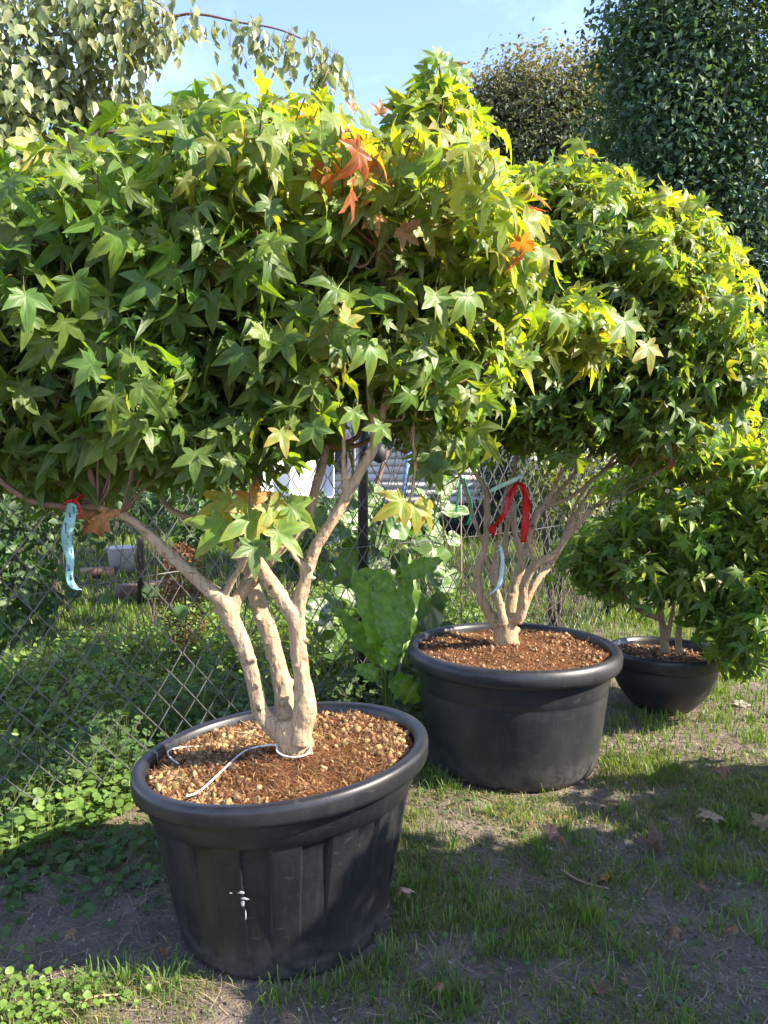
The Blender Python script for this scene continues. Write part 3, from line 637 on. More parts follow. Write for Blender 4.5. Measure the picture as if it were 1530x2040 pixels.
hero1 = [(235, 470, 1.72, 105, 8, .5, 'l'), (150, 560, 1.7, 120, 20, .15, 'g'), (225, 360, 1.75, 110, 35, .9, 'l'), (500, 290, 1.75, 95, -35, 1.0, 'y'), (560, 310, 1.8, 90, 30, 1.0, 'l'), (70, 290, 1.8, 80, -30, .9, 'y'), (690, 640, 1.85, 75, 165, .8, 'y'), (735, 690, 1.9, 95, 15, .7, 'l'), (870, 590, 2.0, 100, 10, .9, 'l'), (930, 590, 2.0, 95, 25, .9, 'l'),
    (560, 862, 1.9, 70, 10, .6, 'y'), (625, 850, 1.95, 75, 20, .2, 'g'), (600, 610, 1.9, 85, 20, .1, 'g'), (480, 700, 1.85, 95, -10, .15, 'g'), (760, 850, 2.05, 60, -20, .5, 'l'), (705, 820, 2.0, 60, 10, .6, 'l'), (645, 330, 1.9, 90, 20, .8, 'b'), (735, 300, 1.9, 90, 5, .7, 'o'), (720, 320, 1.92, 80, -15, .7, 'r'), (750, 380, 1.9, 85, 10, .7, 'o'), (690, 300, 1.92, 75, 40, .8, 'r'), (745, 430, 1.93, 70, 20, .7, 'o'), (800, 460, 1.95, 70, 60, .6, 'b'),
    (985, 380, 2.1, 90, 15, .9, 'l'), (1050, 440, 2.15, 85, 70, .9, 'y'), (1080, 500, 2.2, 75, 10, .8, 'y'), (1245, 640, 2.45, 95, 20, .9, 'l'), (1290, 690, 2.45, 75, 10, .9, 'y'), (1110, 620, 2.45, 75, -10, .9, 'l'), (1040, 700, 2.45, 70, 0, .7, 'l'), (1000, 600, 2.4, 80, -30, .9, 'y'),
    (495, 1035, 2.05, 85, 5, .7, 'l'), (440, 1045, 2.06, 85, -35, .5, 'l'), (540, 1010, 2.06, 75, 35, .7, 'y'), (555, 1060, 2.04, 80, 40, .6, 'l'), (505, 1090, 2.02, 75, -5, .3, 'g'), (455, 1000, 2.08, 70, -60, .6, 'y'), (580, 1010, 2.08, 70, 60, .5, 'l'), (505, 1000, 2.1, 55, 175, .4, 'o'), (490, 1005, 2.07, 60, -20, .9, 'y'),
    (180, 745, 1.85, 80, 15, .2, 'g'), (390, 930, 1.95, 80, 10, .1, 'g'), (210, 885, 1.9, 85, 20, .3, 'l'), (150, 885, 1.92, 75, -15, .2, 'g'), (40, 770, 1.85, 90, 5, 0, 'g'), (350, 620, 1.85, 100, 5, 0, 'g'), (345, 420, 1.8, 95, -10, .05, 'g'), (420, 590, 1.85, 90, 10, .05, 'g'), (270, 760, 1.85, 90, 25, 0, 'g'), (100, 640, 1.8, 100, -5, 0, 'g'), (520, 560, 1.9, 85, 15, .05, 'g'),
    (865, 920, 2.25, 80, 15, .2, 'g'), (800, 1000, 2.25, 70, -50, 1.2, 'y'), (840, 1005, 2.3, 65, 50, 1.0, 'y'), (825, 1010, 2.27, 60, 5, .8, 'y'), (900, 880, 2.3, 55, 35, .9, 'l'),
    (868, 118, 2.28, 44, -70, .6, 'l'), (878, 120, 2.28, 42, 75, .7, 'l'), (872, 112, 2.3, 36, 160, .6, 'y'), (850, 140, 2.28, 52, -40, .3, 'g'), (895, 135, 2.28, 56, 45, .6, 'l'), (845, 165, 2.27, 50, -60, .2, 'g'), (880, 160, 2.27, 52, 20, .2, 'g'), (920, 150, 2.3, 48, 70, .6, 'l'), (850, 205, 2.26, 62, -10, .1, 'g'), (895, 205, 2.27, 48, 40, .7, 'l'), (835, 220, 2.28, 60, -50, .2, 'g'), (870, 240, 2.26, 58, 10, .2, 'g'), (910, 260, 2.25, 66, 5, .5, 'g'), (930, 265, 2.25, 60, 60, .7, 'y'), (700, 215, 2.2, 40, 170, .6, 'r'), (755, 225, 2.2, 40, 175, .4, 'b')]
def avoid1(P):
    px, py, d = project(P)
    low = np.interp(px, [-400, 0, 180, 320, 430, 520, 620, 700, 760, 860, 980, 1200, 1500], [1010, 1010, 1000, 985, 965, 935, 930, 900, 890, 930, 850, 740, 700])
    top = np.interp(px, [-400, 0, 150, 300, 430, 560, 630, 690, 780, 815, 850, 900, 930, 985, 1040, 1085, 1200, 1320], [400, 320, 235, 190, 170, 165, 180, 245, 240, 190, 130, 140, 190, 320, 360, 420, 590, 640])
    window = ((px > 672) & (px < 805) & (py > 610) & (py < 920) & (d < 2.34)) | ((px > 655) & (px < 800) & (py > 790) & (py < 930))      # the bare limbs right of centre stay in view
    return (py < low-5-95*vnoise(px/45, d*4, 77)) & (py > top+52) & ~(window & (rng.uniform(0, 1, len(px)) < .88))
tree1, _ = gum_tree('sweetgum_tree', P1+A(.03, -.07, .5), 'multi-stemmed sweetgum with huge spreading crown rooted in the nearest fluted pot', stems1, blobs1, 1250, 10, .068, 56, 'potted sweetgum trees', .0040, 1.25, hero1, .28, [(725, 340, 60, .35), (700, 225, 45, .2), (1060, 440, 50, .2)], 1, avoid=avoid1,
    dry=[(185, 1020, 2.05, 42, -10), (202, 1028, 2.04, 46, 20), (192, 1045, 2.05, 40, 0)])

# -- middle tree (positions measured on an enlarged crop: offset 880,900, factor .2614)
def c4(pts, d0, d1):
    n = len(pts); return [(880+x*.2614, 900+y*.2614, w*.2614*1.12, d0+(d1-d0)*i/(n-1)) for i, (x, y, w) in enumerate(pts)]
D2 = 3.62
stems2 = [
 c4([(495, 1560, 235), (495, 1500, 215), (490, 1420, 180), (480, 1340, 180), (480, 1250, 190)], D2, D2),
 c4([(420, 1320, 90), (340, 1190, 78), (285, 1060, 62), (270, 930, 62), (295, 830, 58), (330, 720, 52), (345, 560, 50), (345, 400, 48), (330, 280, 40), (230, 120, 32), (190, 0, 28), (120, -250, 20)], D2-.03, D2-.15),
 c4([(330, 720, 34), (290, 640, 28), (250, 520, 26), (200, 360, 24), (130, 160, 20), (90, 0, 18), (60, -200, 14)], D2-.05, D2-.2),
 c4([(470, 1320, 80), (445, 1180, 66), (410, 1060, 62), (400, 920, 56), (418, 800, 46), (440, 640, 30), (455, 500, 28), (480, 330, 26), (545, 160, 24), (580, 0, 22), (600, -250, 16)], D2-.08, D2-.15),
 c4([(385, 940, 32), (345, 830, 26), (330, 770, 18)], D2-.08, D2-.1),
 c4([(520, 1300, 90), (530, 1150, 84), (560, 1000, 84), (600, 880, 74), (605, 800, 60), (565, 650, 46), (548, 500, 42), (558, 380, 34)], D2, D2),
 c4([(612, 820, 54), (660, 680, 48), (690, 560, 46), (735, 450, 42), (800, 380, 34), (900, 180, 32), (960, 0, 28), (1020, -220, 20)], D2, D2+.1),
 c4([(480, 800, 50), (490, 640, 44), (510, 500, 40), (520, 300, 34), (560, 120, 28), (590, -200, 20)], D2+.1, D2+.15),
 c4([(575, 1300, 80), (620, 1170, 70), (622, 1040, 66), (662, 930, 64), (720, 860, 60), (860, 775, 48), (950, 655, 46), (1035, 560, 46), (1135, 440, 40)], D2-.04, D2-.2),
 c4([(705, 840, 34), (668, 720, 26), (650, 630, 18)], D2-.1, D2-.12),
 c4([(600, 1270, 70), (665, 1095, 58), (740, 960, 54), (800, 895, 50), (900, 740, 44), (965, 600, 36), (1050, 430, 28), (1160, 260, 22)], D2+.05, D2+.2),
 c4([(800, 420, 34), (1000, 335, 28), (1170, 195, 28), (1390, 25, 26), (1600, -250, 20)], D2+.05, D2+.15),
 c4([(735, 470, 40), (850, 355, 38), (1000, 180, 30), (1150, 0, 28), (1300, -250, 20)], D2+.08, D2+.3),
 c4([(900, 700, 24), (1060, 330, 22), (1250, 120, 24), (1450, -100, 20)], D2+.2, D2+.25),
]
blobs2 = Blobs([(1180, 560, 3.6, 250, 215, .6, 2.6), (1340, 640, 3.55, 170, 200, .5, 1.6), (1140, 400, 3.6, 120, 85, .4, .8), (1300, 450, 3.6, 110, 95, .4, .7), (1040, 740, 3.55, 180, 120, .5, 1.2), (1220, 780, 3.6, 170, 110, .45, 1.1), (1390, 770, 3.5, 90, 110, .3, .7), (1000, 620, 3.7, 160, 160, .5, .9), (1050, 870, 3.5, 200, 60, .35, .35), (1300, 880, 3.45, 130, 60, .3, .3)])
def avoid2(P):
    px, py, d = project(P)
    top = np.interp(px, [800, 1040, 1080, 1140, 1220, 1300, 1400, 1470, 1510, 1530], [330, 330, 305, 300, 325, 370, 420, 490, 580, 640]); low = np.interp(px, [800, 900, 1000, 1100, 1200, 1300, 1400, 1480], [960, 965, 950, 920, 910, 950, 955, 830])
    return (py > top+20) & (py < low-5-90*vnoise(px/40, d*4, 78)) & (px < 1500)
tree2, _ = gum_tree('sweetgum_tree', P2+A(0, 0, .5), 'sweetgum with many stems and red ribbon in the wide middle pot', stems2, blobs2, 1150, 9, .067, 48, 'potted sweetgum trees', .0055, .6, (), .28, [(1180, 310, 50, .15)], 2, avoid=avoid2, twigR=.0038,
    dry=[(1345, 880, 3.3, 36, -10), (1338, 900, 3.3, 34, 15)])

# -- right tree
stems3 = [
 [(1325, 1300, 21.1, 4.38), (1322, 1265, 16.1, 4.38), (1315, 1215, 13.6, 4.36), (1300, 1160, 11.2, 4.34), (1285, 1080, 7.4, 4.3), (1275, 980, 5.0, 4.28)],
 [(1352, 1300, 17.4, 4.3), (1352, 1260, 13.6, 4.3), (1360, 1200, 11.2, 4.28), (1385, 1130, 8.7, 4.25), (1400, 1040, 6.2, 4.2), (1390, 950, 5.0, 4.2)],
 [(1318, 1235, 11.2, 4.37), (1270, 1215, 9.3, 4.3), (1228, 1175, 8.1, 4.22)],
 [(1360, 1205, 9.9, 4.28), (1420, 1170, 8.7, 4.22), (1470, 1110, 6.2, 4.18), (1510, 1020, 5.0, 4.15)],
 [(1330, 1275, 11.2, 4.34), (1345, 1180, 8.7, 4.4), (1350, 1080, 6.2, 4.45), (1345, 980, 5.0, 4.5)],
]
blobs3 = Blobs([(1350, 1010, 4.3, 150, 130, .5, 1.5), (1480, 980, 4.2, 140, 140, .5, 1.5), (1270, 1090, 4.25, 130, 90, .45, 1.0), (1450, 1130, 4.1, 130, 120, .4, 1.2), (1470, 1250, 3.98, 75, 80, .22, .7), (1400, 880, 4.25, 110, 60, .35, .6), (1560, 1080, 4.1, 120, 160, .4, .9), (1300, 1165, 4.15, 130, 60, .3, .6), (1180, 1110, 4.2, 60, 45, .25, .25)])
def avoid3(P):
    px, py, d = project(P)
    return ~((px < 1385) & (py > 1205-60*vnoise(px/30, d*5, 79))) & (py < 1330) & ~((px < 1430) & (py > 1235)) & (px > 1130)
tree3, _ = gum_tree('sweetgum_tree', P3+A(0, 0, .3), 'low bushy sweetgum drooping over the small shallow pot at right', stems3, blobs3, 480, 9, .070, 22, 'potted sweetgum trees', .005, .5, (), .3, (), 3, avoid=avoid3, twigR=.0032, tone=1.3)

# -- the neighbouring potted tree just right of the view: its crown shades the foreground grass
P4 = A(2.75, 1.35, 0)
def make_pot4():
    t = thing('planter_pot', P4, 'black plastic pot just outside the right edge of the view', 'plant pot', 'potted trees in a row by the fence')
    prof = [(.25, .001), (.35, .003), (.37, .02), (.44, .44), (.46, .46), (.475, .47), (.48, .50), (.47, .53), (.455, .535), (.445, .50), (.43, .46), (.0, .46)]
    V, Fq = lathe(prof, 64); part('pot_body', V+P4, Fq, M['pot2'], t); return t
make_pot4()
class Blobs4(Blobs):
    def __init__(s):
        s.c = np.array([P4+A(0, .1, 1.1), P4+A(.1, -.5, 1.2), P4+A(0, .55, 1.2), P4+A(0, .05, 1.75), P4+A(.1, -.1, .65), P4+A(.15, 1.3, .85)]); s.r = np.array([(.7, .85, .6), (.6, .6, .6), (.55, .48, .6), (.5, .7, .52), (.7, 1.0, .4), (.6, .5, .55)]); s.w = np.array([.21, .13, .15, .21, .15, .15])
t4 = thing('sweetgum_tree', P4+A(0, 0, .46), 'sweetgum just outside the right edge that shades the foreground', 'tree', 'potted sweetgum trees')
b4 = Blobs4(); p4, k4, u4 = b4.sample(3800, .6); n4 = nrm(u4*.6+SUN_DIR*.6+A(0, 0, .3)+rng.normal(0, .3, (3800, 3))); ti4 = nrm(u4*.4+A(0, 0, -.6)+rng.normal(0, .3, (3800, 3)))
tv, tf, ve, ed = TEMPL_LO[0]; V, f = instances(tv, tf, frames(ti4, n4), p4, rng.uniform(.09, .15, 3800)); part('foliage', V, f, M['gum'], t4, np.repeat(A(.05, .11, .026)*rng.uniform(.7, 1.4, (3800, 1)), len(tv), 0), {'vein': np.tile(ve, 3800)}, kind='stuff')
mb = MB()
for k in range(7):
    a = k/7*2*pi; V, f = tube([P4+A(.03*cos(a), .03*sin(a), .44), P4+A(.12*cos(a), .12*sin(a), .75), P4+A(.4*cos(a), .45*sin(a), 1.3)], [.035, .022, .008], 8, 5); mb.add(V, f)
V, f, _ = mb.get(); part('trunk', V, f, M['bark'], t4)

# ------------------------------------------------------------------ chain-link fence
FS = thing('chain_link_fence', FA, 'grey chain-link fence with black posts running behind the pots', 'fence')
HW, HH, FH = .066, .075, 1.58
s0, s1 = -1.6, 8.2; mbw = MB(); nk = int(FH/HH)
def fpt(s, z, off=0.0): return FA+FDIR*s+A(0, 0, z)+FN*off
i = 0; s = s0
while s < s1:
    pts = []
    for k in range(nk+1):
        ss = s+((k+i) & 1)*HW; sg = .012*math.sin(ss*1.7)+.006*math.sin(ss*5+k*.3)
        pts.append(fpt(ss+random.gauss(0, .0015), .02+k*HH+.02*math.sin(ss*.9), sg+(.003 if (k+i) & 1 else -.003)))
    pts = np.array(pts); T = nrm(np.gradient(pts, axis=0)); r_ = .0037
    a_ = nrm(np.cross(T, FN)); V = np.stack([pts+FN*r_*1.2, pts+a_*r_, pts-FN*r_*1.2, pts-a_*r_], 1).reshape(-1, 3); j = np.arange(nk)[:, None]*4
    q = np.concatenate([np.column_stack([j[:, 0]+b, j[:, 0]+(b+1) % 4, j[:, 0]+4+(b+1) % 4, j[:, 0]+4+b]) for b in range(4)]); mbw.add(V, q)
    i += 1; s += HW
V, f, _ = mbw.get(); part('wire_mesh', V, f, M['wire'], FS, kind='stuff')
for z in (.9, 1.57):
    V, f = tube([fpt(s_, z+.02*math.sin(s_*1.3)+(.012 if z < 1 else 0), -.012) for s_ in np.linspace(s0, s1, 24)], .0022, 5, 2); part('tension_wire', V, f, M['wire'], FS)
def post_at(px):
    r = ray(px, 1020); k = r[0]/r[1]; s = (k*FA[1]-FA[0])/(FDIR[0]-k*FDIR[1]); return s
for s_ in (post_at(731), post_at(1222), post_at(731)-3.6):
    p = fpt(s_, 0, .03); V, Fq = lathe([(.0, .001), (.029, .002), (.029, 1.62), (.024, 1.635), (.0, 1.637)], 16); o = part('post', V+p, Fq, M['post'], FS)

# ------------------------------------------------------------------ leaf shapes for the other plants
def ovate(n=5, w=.5, fold=.15, droop=.2, tip=1.6):
    V = []; ve = []
    ys = np.linspace(0, 1, n+1)
    for y in ys:
        ww = w*math.sin(pi*min(y**.75, 1.0))*(1-.25*y)
        for sx in (-1, 0, 1):
            V.append((sx*ww*.5, y, abs(sx)*ww*.5*fold*2-droop*y*y)); ve.append(1.0 if sx == 0 else 0.0)
    F4 = []
    for k in range(n):
        for j in (0, 1): F4.append((3*k+j, 3*k+j+1, 3*k+3+j+1, 3*k+3+j))
    return np.array(V), [np.array(F4)], np.array(ve)
OV = ovate(3, .62, .2, .15)
OVB = ovate(2, .62, .25, .1)
def round_leaf():
    n = 9; V = [(0, .05, -.06)]
    for k in range(n):
        a = -pi/2+(.12+k/(n-1)*(1-.24))*2*pi*.98+0.05; r = .5; V.append((r*math.cos(a), .45+r*math.sin(a)*.95, .03+.05*math.sin(3*a)))
    return np.array(V), [np.array([(0, k, k+1) for k in range(1, n)])]
RL = round_leaf()
def scatter_leaves(name, parent, tmpl, pos, tip, nor, size, cols, mat, kind='stuff'):
    tv, tf = tmpl[0], tmpl[1]; V, f = instances(tv, tf, frames(tip, nor), pos, size); return part(name, V, f, mat, parent, np.repeat(cols, len(tv), 0), kind=kind)
def blob_foliage(blobs, N, shell, hang, updown=.4):
    p, k, u = blobs.sample(N, shell); n = nrm(u*.6+A(0, 0, updown)+SUN_DIR*.2+rng.normal(0, .45, (N, 3))); t = nrm(A(0, 0, -hang)+u*.4+rng.normal(0, .45, (N, 3))); return p, t, n, u

# ------------------------------------------------------------------ birch with hanging branches (upper left)
DB = 3.5
bt = thing('birch_tree', W(-330, 1500, DB), 'pale-leaved birch hanging its branches in from the upper left', 'tree')
mb = MB()
V, f = tube([W(-330, 1520, 3.9), W(-310, 900, 3.8), W(-280, 300, 3.7), W(-240, -300, 3.7)], [.09, .075, .06, .045], 12, 6); part('trunk', V, f, M['birchbark'], bt)
arch = [(-280, 330), (-120, 120), (0, 78), (120, 68), (250, 68), (370, 28), (480, 45), (560, 60), (640, 98), (662, 118)]
arch2 = [(-280, 400), (-100, 220), (40, 140), (130, 155), (200, 176), (270, 186)]
arch3 = [(-280, 200), (-60, 0), (80, -40), (220, -30), (320, 10), (345, 60)]
arch4 = [(-280, 420), (-120, 300), (-20, 260), (60, 290), (105, 340)]
strings = []
for ar, w0, dd in ((arch, .012, 0), (arch2, .009, .15), (arch3, .01, -.1), (arch4, .008, .1)):
    pts = [W(x, y, DB+dd) for x, y in ar]; n = len(pts); V, f = tube(pts, np.linspace(w0, .002, n), 6, 5); mb.add(V, f); strings += [(p, x, y) for p, (x, y) in zip(catmull(pts, 5), catmull(np.array(ar, float), 5))]
pos, tip, nor = [], [], []
for (p, x, y) in strings:
    if x > 690: continue
    k = 3 if x > 300 else 6
    for _ in range(k):
        L = rng.uniform(.03, .16)*(1.0 if x > 280 else 2.0); b = p+rng.normal(0, .03, 3); e = b+A(rng.normal(0, .03), rng.normal(0, .05), -L)
        V, f = tube([b, (b+e)/2+rng.normal(0, .01, 3), e], [.0014, .0011, .0008], 4, 2, cap=False); mb.add(V, f)
        for s_ in np.arange(.2, 1.05, .026/L*1.3 if L > .02 else 1):
            pos.append(b+(e-b)*min(s_, 1)+rng.normal(0, .008, 3)); tip.append(A(rng.normal(0, .35), rng.normal(0, .35), -1)); nor.append(A(rng.normal(0, .7)+.3, -1.0+rng.normal(0, .6), rng.normal(.25, .4)))
bb = Blobs([(60, 190, 3.5, 130, 150, .5, 1.6), (40, 340, 3.5, 130, 120, .4, 1.2), (190, 60, 3.5, 120, 100, .4, 1.1), (-80, 60, 3.6, 170, 260, .5, 1.4), (150, 260, 3.6, 130, 70, .3, .5), (260, 30, 3.5, 70, 60, .3, .4)])
p_, t_, n_, u_ = blob_foliage(bb, 1900, .4, 1.0)
pos = np.vstack([np.array(pos), p_]); tip = np.vstack([np.array(tip), t_]); nor = np.vstack([np.array(nor), n_+A(.1, -.5, 0)])
N = len(pos); sz = rng.uniform(.04, .076, N); colb = np.where(rng.uniform(0, 1, (N, 1)) < .6, A(.17, .215, .095), A(.26, .28, .12))*rng.uniform(.7, 1.3, (N, 1))
V, f, _ = mb.get(); part('branches', V, f, M['birchbark'], bt)
vis, s_px = visible_order(pos, sz); sc_ = np.where(vis, s_px, 0); pick = np.argsort(-sc_)[:300]; pm = np.zeros(N, bool); pm[pick] = True
Rb = frames(tip, nor)
for i_ in pick:
    me = mesh_np('leaf', (OV[0] @ Rb[i_].T)*sz[i_], OV[1], np.tile(colb[i_], (len(OV[0]), 1))); me.materials.append(M['birch']); linked('leaf', me, pos[i_], bt)
q = ~pm; scatter_leaves('foliage', bt, OV, pos[q], tip[q], nor[q], sz[q], colb[q], M['birch'])

# ------------------------------------------------------------------ trees and hedges behind
def far_tree(name, base, label, items, N, leaf, c1, c2, limbs, shell=.55, topcol=None, trunk_r=.16, group='trees behind the garden'):
    t = thing(name, base, label, 'tree', group); B = Blobs(items); p, ti, n, u = blob_foliage(B, N, shell, .7)
    # leaves bunch on sprays
    K = N//24; ctrs, _, cu = B.sample(K, .8); ck = rng.integers(0, K, N); p = ctrs[ck]+np.clip(rng.normal(0, 1, (N, 3)), -1.5, 1.5)*leaf*rng.uniform(1.4, 3.2, K)[ck][:, None]; n = nrm(cu[ck]*.5+A(0, 0, .5)+SUN_DIR*.2+rng.normal(0, .5, (N, 3))); mix = rng.uniform(0, 1, (N, 1)); col = (A(*c1)*(1-mix)+A(*c2)*mix)*rng.uniform(.75, 1.25, (N, 1))
    if topcol is not None:
        top = np.clip((p[:, 2:]-np.percentile(p[:, 2], 35))/np.ptp(p[:, 2])*1.6+rng.normal(0, .25, (N, 1)), 0, 1); col = col*(1-top)+A(*topcol)*top*rng.uniform(.7, 1.3, (N, 1))
    scatter_leaves('crown', t, OVB, p, ti, n, leaf*rng.uniform(.6, 1.2, N), col, M['broad'])
    mb = MB(); b = np.asarray(base, float); ctr = B.c.mean(0); top_ = A(ctr[0], ctr[1], B.c[:, 2].max()); V, f = tube([b-A(0, 0, .05), b+(top_-b)*.3+rng.normal(0, .05, 3), b+(top_-b)*.65+rng.normal(0, .1, 3), top_], [trunk_r, trunk_r*.8, trunk_r*.55, trunk_r*.2], 10, 6); mb.add(V, f)
    for k in range(limbs):
        s_ = rng.uniform(.3, .8); a0 = b+(top_-b)*s_; q, _, _ = B.sample(1, .2); q = q[0]
        V, f = tube([a0, (a0+q)/2+rng.normal(0, .1, 3)+A(0, 0, .1), q], [trunk_r*.4, trunk_r*.25, trunk_r*.08], 7, 4); mb.add(V, f)
    V, f, _ = mb.get(); part('trunk', V, f, M['darkbark'], t); return t
def gpt(px, d): r = ray(px, 1020); k = d/r[1]; return A(r[0]*k, d, 0)
far_tree('broadleaf_tree', gpt(1420, 8.6), 'tall dark green broadleaf tree filling the upper right corner', [(1440, 120, 8.6, 190, 190, 1.1, 2), (1330, 260, 8.4, 120, 170, .9, 1.5), (1480, 350, 8.5, 150, 220, 1.1, 2), (1320, 130, 8.5, 90, 110, .7, 1), (1360, 440, 8.6, 130, 150, .9, 1.4), (1560, 160, 8.6, 160, 260, 1.1, 1.5), (1490, -60, 8.7, 200, 170, 1.1, 1.2), (1430, 560, 8.8, 150, 110, .8, 1.2), (1265, 340, 8.7, 70, 130, .6, .9), (1290, 60, 8.6, 80, 90, .6, .7), (1520, 560, 8.6, 120, 130, .7, 1)], 50000, .088, (.044, .092, .052), (.066, .120, .062), 18)
far_tree('broadleaf_tree', gpt(1090, 17), 'autumn-tinged tree with brown-topped crown beyond the fence', [(1080, 225, 17, 110, 95, 1.2, 2), (965, 235, 17, 62, 65, .7, 1.0), (1180, 190, 17, 60, 75, .8, 1), (1100, 310, 17, 150, 80, 1.4, 1.6), (960, 310, 17, 70, 60, .8, .9), (1030, 190, 17, 50, 50, .6, .5), (1200, 290, 17, 80, 110, 1, 1)], 30000, .125, (.07, .10, .052), (.10, .125, .065), 14, topcol=(.21, .18, .105))
def shrub(name, base, label, items, N, leaf, c1, c2, cat='shrub', tmpl=None, mat='broad', hang=.5, group=None, shell=.55, stem=1.0):
    t = thing(name, base, label, cat, group); B = Blobs(items); p, ti, n, u = blob_foliage(B, N, shell, hang); ok = p[:, 2] > .02; p, ti, n = p[ok], ti[ok], n[ok]; m = len(p)
    mix = rng.uniform(0, 1, (m, 1)); col = (A(*c1)*(1-mix)+A(*c2)*mix)*rng.uniform(.7, 1.3, (m, 1)); scatter_leaves('foliage', t, tmpl or OVB, p, ti, n, leaf*rng.uniform(.6, 1.2, m), col, M[mat])
    mb = MB(); b = np.asarray(base, float)
    for k in range(7):
        q, _, _ = B.sample(1, .1); q = q[0]; V, f = tube([b+rng.normal(0, .04, 3)*A(1, 1, 0), (b+q)/2+rng.normal(0, .04, 3), q], [.016*stem, .011*stem, .004*stem], 6, 4); mb.add(V, f)
    V, f, _ = mb.get(); part('stems', V, f, M['darkbark'], t); return t
shrub('evergreen_shrub', gpt(1490, 9.5), 'dark glossy evergreen shrub below the timber shed', [(1490, 830, 9.5, 70, 80, .6, 1.2), (1560, 800, 9.5, 90, 100, .6, 1.2), (1460, 930, 9.5, 100, 110, .6, 1)], 3000, .10, (.02, .045, .022), (.035, .07, .03))
for (px, d, lab, rx) in ((-120, 13, 'dark leafy hedge section far left beyond the fence', 330), (400, 14, 'leafy hedge section behind the washing line', 260), (1130, 13, 'green hedge section behind the middle tree', 180)):
    shrub('hedge', gpt(px, d), lab, [(px-rx*.5, 930, d, rx*.6, 110, .7, 1), (px+rx*.5, 930, d, rx*.6, 120, .7, 1), (px, 850, d, rx*.8, 90, .7, 1), (px, 1020, d, rx, 60, .6, .8)], 4500, .12, (.035, .065, .025), (.055, .095, .03), 'hedge')
shrub('leafy_shrub', fpt(-.3, 0, 1.2), 'shaded leafy shrub pressing against the fence at far left', [(30, 1010, 3.9, 130, 150, .3, 1.2), (-60, 1150, 3.8, 150, 160, .3, 1), (60, 1180, 4.1, 80, 80, .25, .6), (180, 1000, 4.4, 120, 90, .3, .7)], 1500, .075, (.04, .08, .028), (.06, .11, .035), tmpl=OV, mat='weed')
shrub('leafy_shrub', gpt(470, 5.6), 'loose green shrub beyond the fence below the white sheets', [(430, 1000, 5.6, 90, 70, .3, 1), (530, 1030, 5.4, 70, 60, .25, .8), (600, 1090, 5.2, 60, 70, .25, .7), (470, 930, 5.8, 60, 60, .25, .6)], 1500, .075, (.05, .10, .03), (.08, .14, .035), tmpl=OV, mat='weed', stem=.4)
shrub('leafy_shrub', gpt(120, 7.2), 'dark dense bush filling the gap under the left crown', [(60, 980, 7.2, 160, 90, .5, 1.2), (200, 960, 7.4, 130, 90, .5, 1), (-60, 1040, 7.0, 120, 80, .4, .8)], 2600, .09, (.035, .07, .025), (.055, .10, .03), tmpl=OV, mat='weed', stem=.5)
shrub('leafy_shrub', gpt(560, 7.6), 'dark dense bush between the nearest stems, beyond the fence', [(420, 960, 8.2, 110, 80, .5, 1), (560, 1020, 7.9, 110, 60, .4, 1), (660, 1040, 7.6, 70, 60, .4, .7)], 2200, .09, (.035, .07, .025), (.055, .10, .03), tmpl=OV, mat='weed', stem=.5)
shrub('leafy_shrub', gpt(300, 6.2), 'leafy bush behind the short black stake beyond the fence', [(300, 980, 6.2, 110, 60, .3, 1), (400, 1060, 6.4, 50, 40, .2, .5)], 1000, .075, (.045, .09, .03), (.07, .13, .035), tmpl=OV, mat='weed', stem=.4)
s_v = post_at(1130); vine = shrub('climbing_vine', fpt(s_v, 0, .1), 'yellowing vine tangled with dry stems on the far fence', [(1120, 990, 6.1, 70, 60, .15, 1), (1180, 960, 6.6, 50, 70, .15, 1), (1080, 930, 5.9, 50, 60, .12, .7), (1140, 880, 6.2, 90, 60, .15, .7)], 1100, .06, (.14, .15, .035), (.09, .13, .03), 'vine', OV, 'weed')
mb = MB()
for k in range(30):
    b = fpt(s_v+rng.uniform(-.9, .7), rng.uniform(.1, .5), rng.uniform(-.05, .12)); e = b+FDIR*rng.normal(0, .2)+A(0, 0, rng.uniform(.3, .8)); V, f = tube([b, (b+e)/2+rng.normal(0, .04, 3), e], [.004, .003, .0015], 4, 3, cap=False); mb.add(V, f)
V, f, _ = mb.get(); part('dry_stems', V, f, M['wood'], vine)
# orange trumpet flowers on a vine by the fence
fv = shrub('flowering_vine', fpt(post_at(800), 0, .35), 'vine with orange red flowers beside the black fence post', [(850, 790, 4.6, 60, 80, .15, 1), (800, 850, 4.5, 50, 40, .12, .5), (900, 730, 4.7, 60, 60, .15, .6)], 420, .08, (.04, .085, .028), (.06, .12, .03), 'vine', OV, 'weed', stem=.25)
def trumpet(c, d, L, r):
    d = nrm(d); s = nrm(np.cross(d, [.2, .3, .9])); u = np.cross(s, d); V = []; n = 10
    for (t_, rr) in ((0, .12), (.5, .3), (.85, .55), (1.0, 1.0)):
        for k in range(n):
            a = k/n*2*pi; w = rr*r*(1+(.22*math.cos(5*a) if rr > .8 else 0)); V.append(np.asarray(c)+d*t_*L+(s*math.cos(a)+u*math.sin(a))*w)
    return np.array(V), np.array([(i*n+k, i*n+(k+1) % n, (i+1)*n+(k+1) % n, (i+1)*n+k) for i in range(3) for k in range(n)])
for (px, py) in ((828, 752), (832, 768), (886, 740), (893, 792), (838, 818), (846, 838), (818, 836), (852, 842), (835, 832), (482, 872), (473, 877)):
    V, f = trumpet(W(px, py, 4.25), A(rng.normal(0, .6), -1, rng.normal(.1, .5)), .032, .017); part('flower', V, f, M['petal'], fv, np.tile(A(.62, .085, .02)*rng.uniform(.8, 1.1), (len(V), 1)))

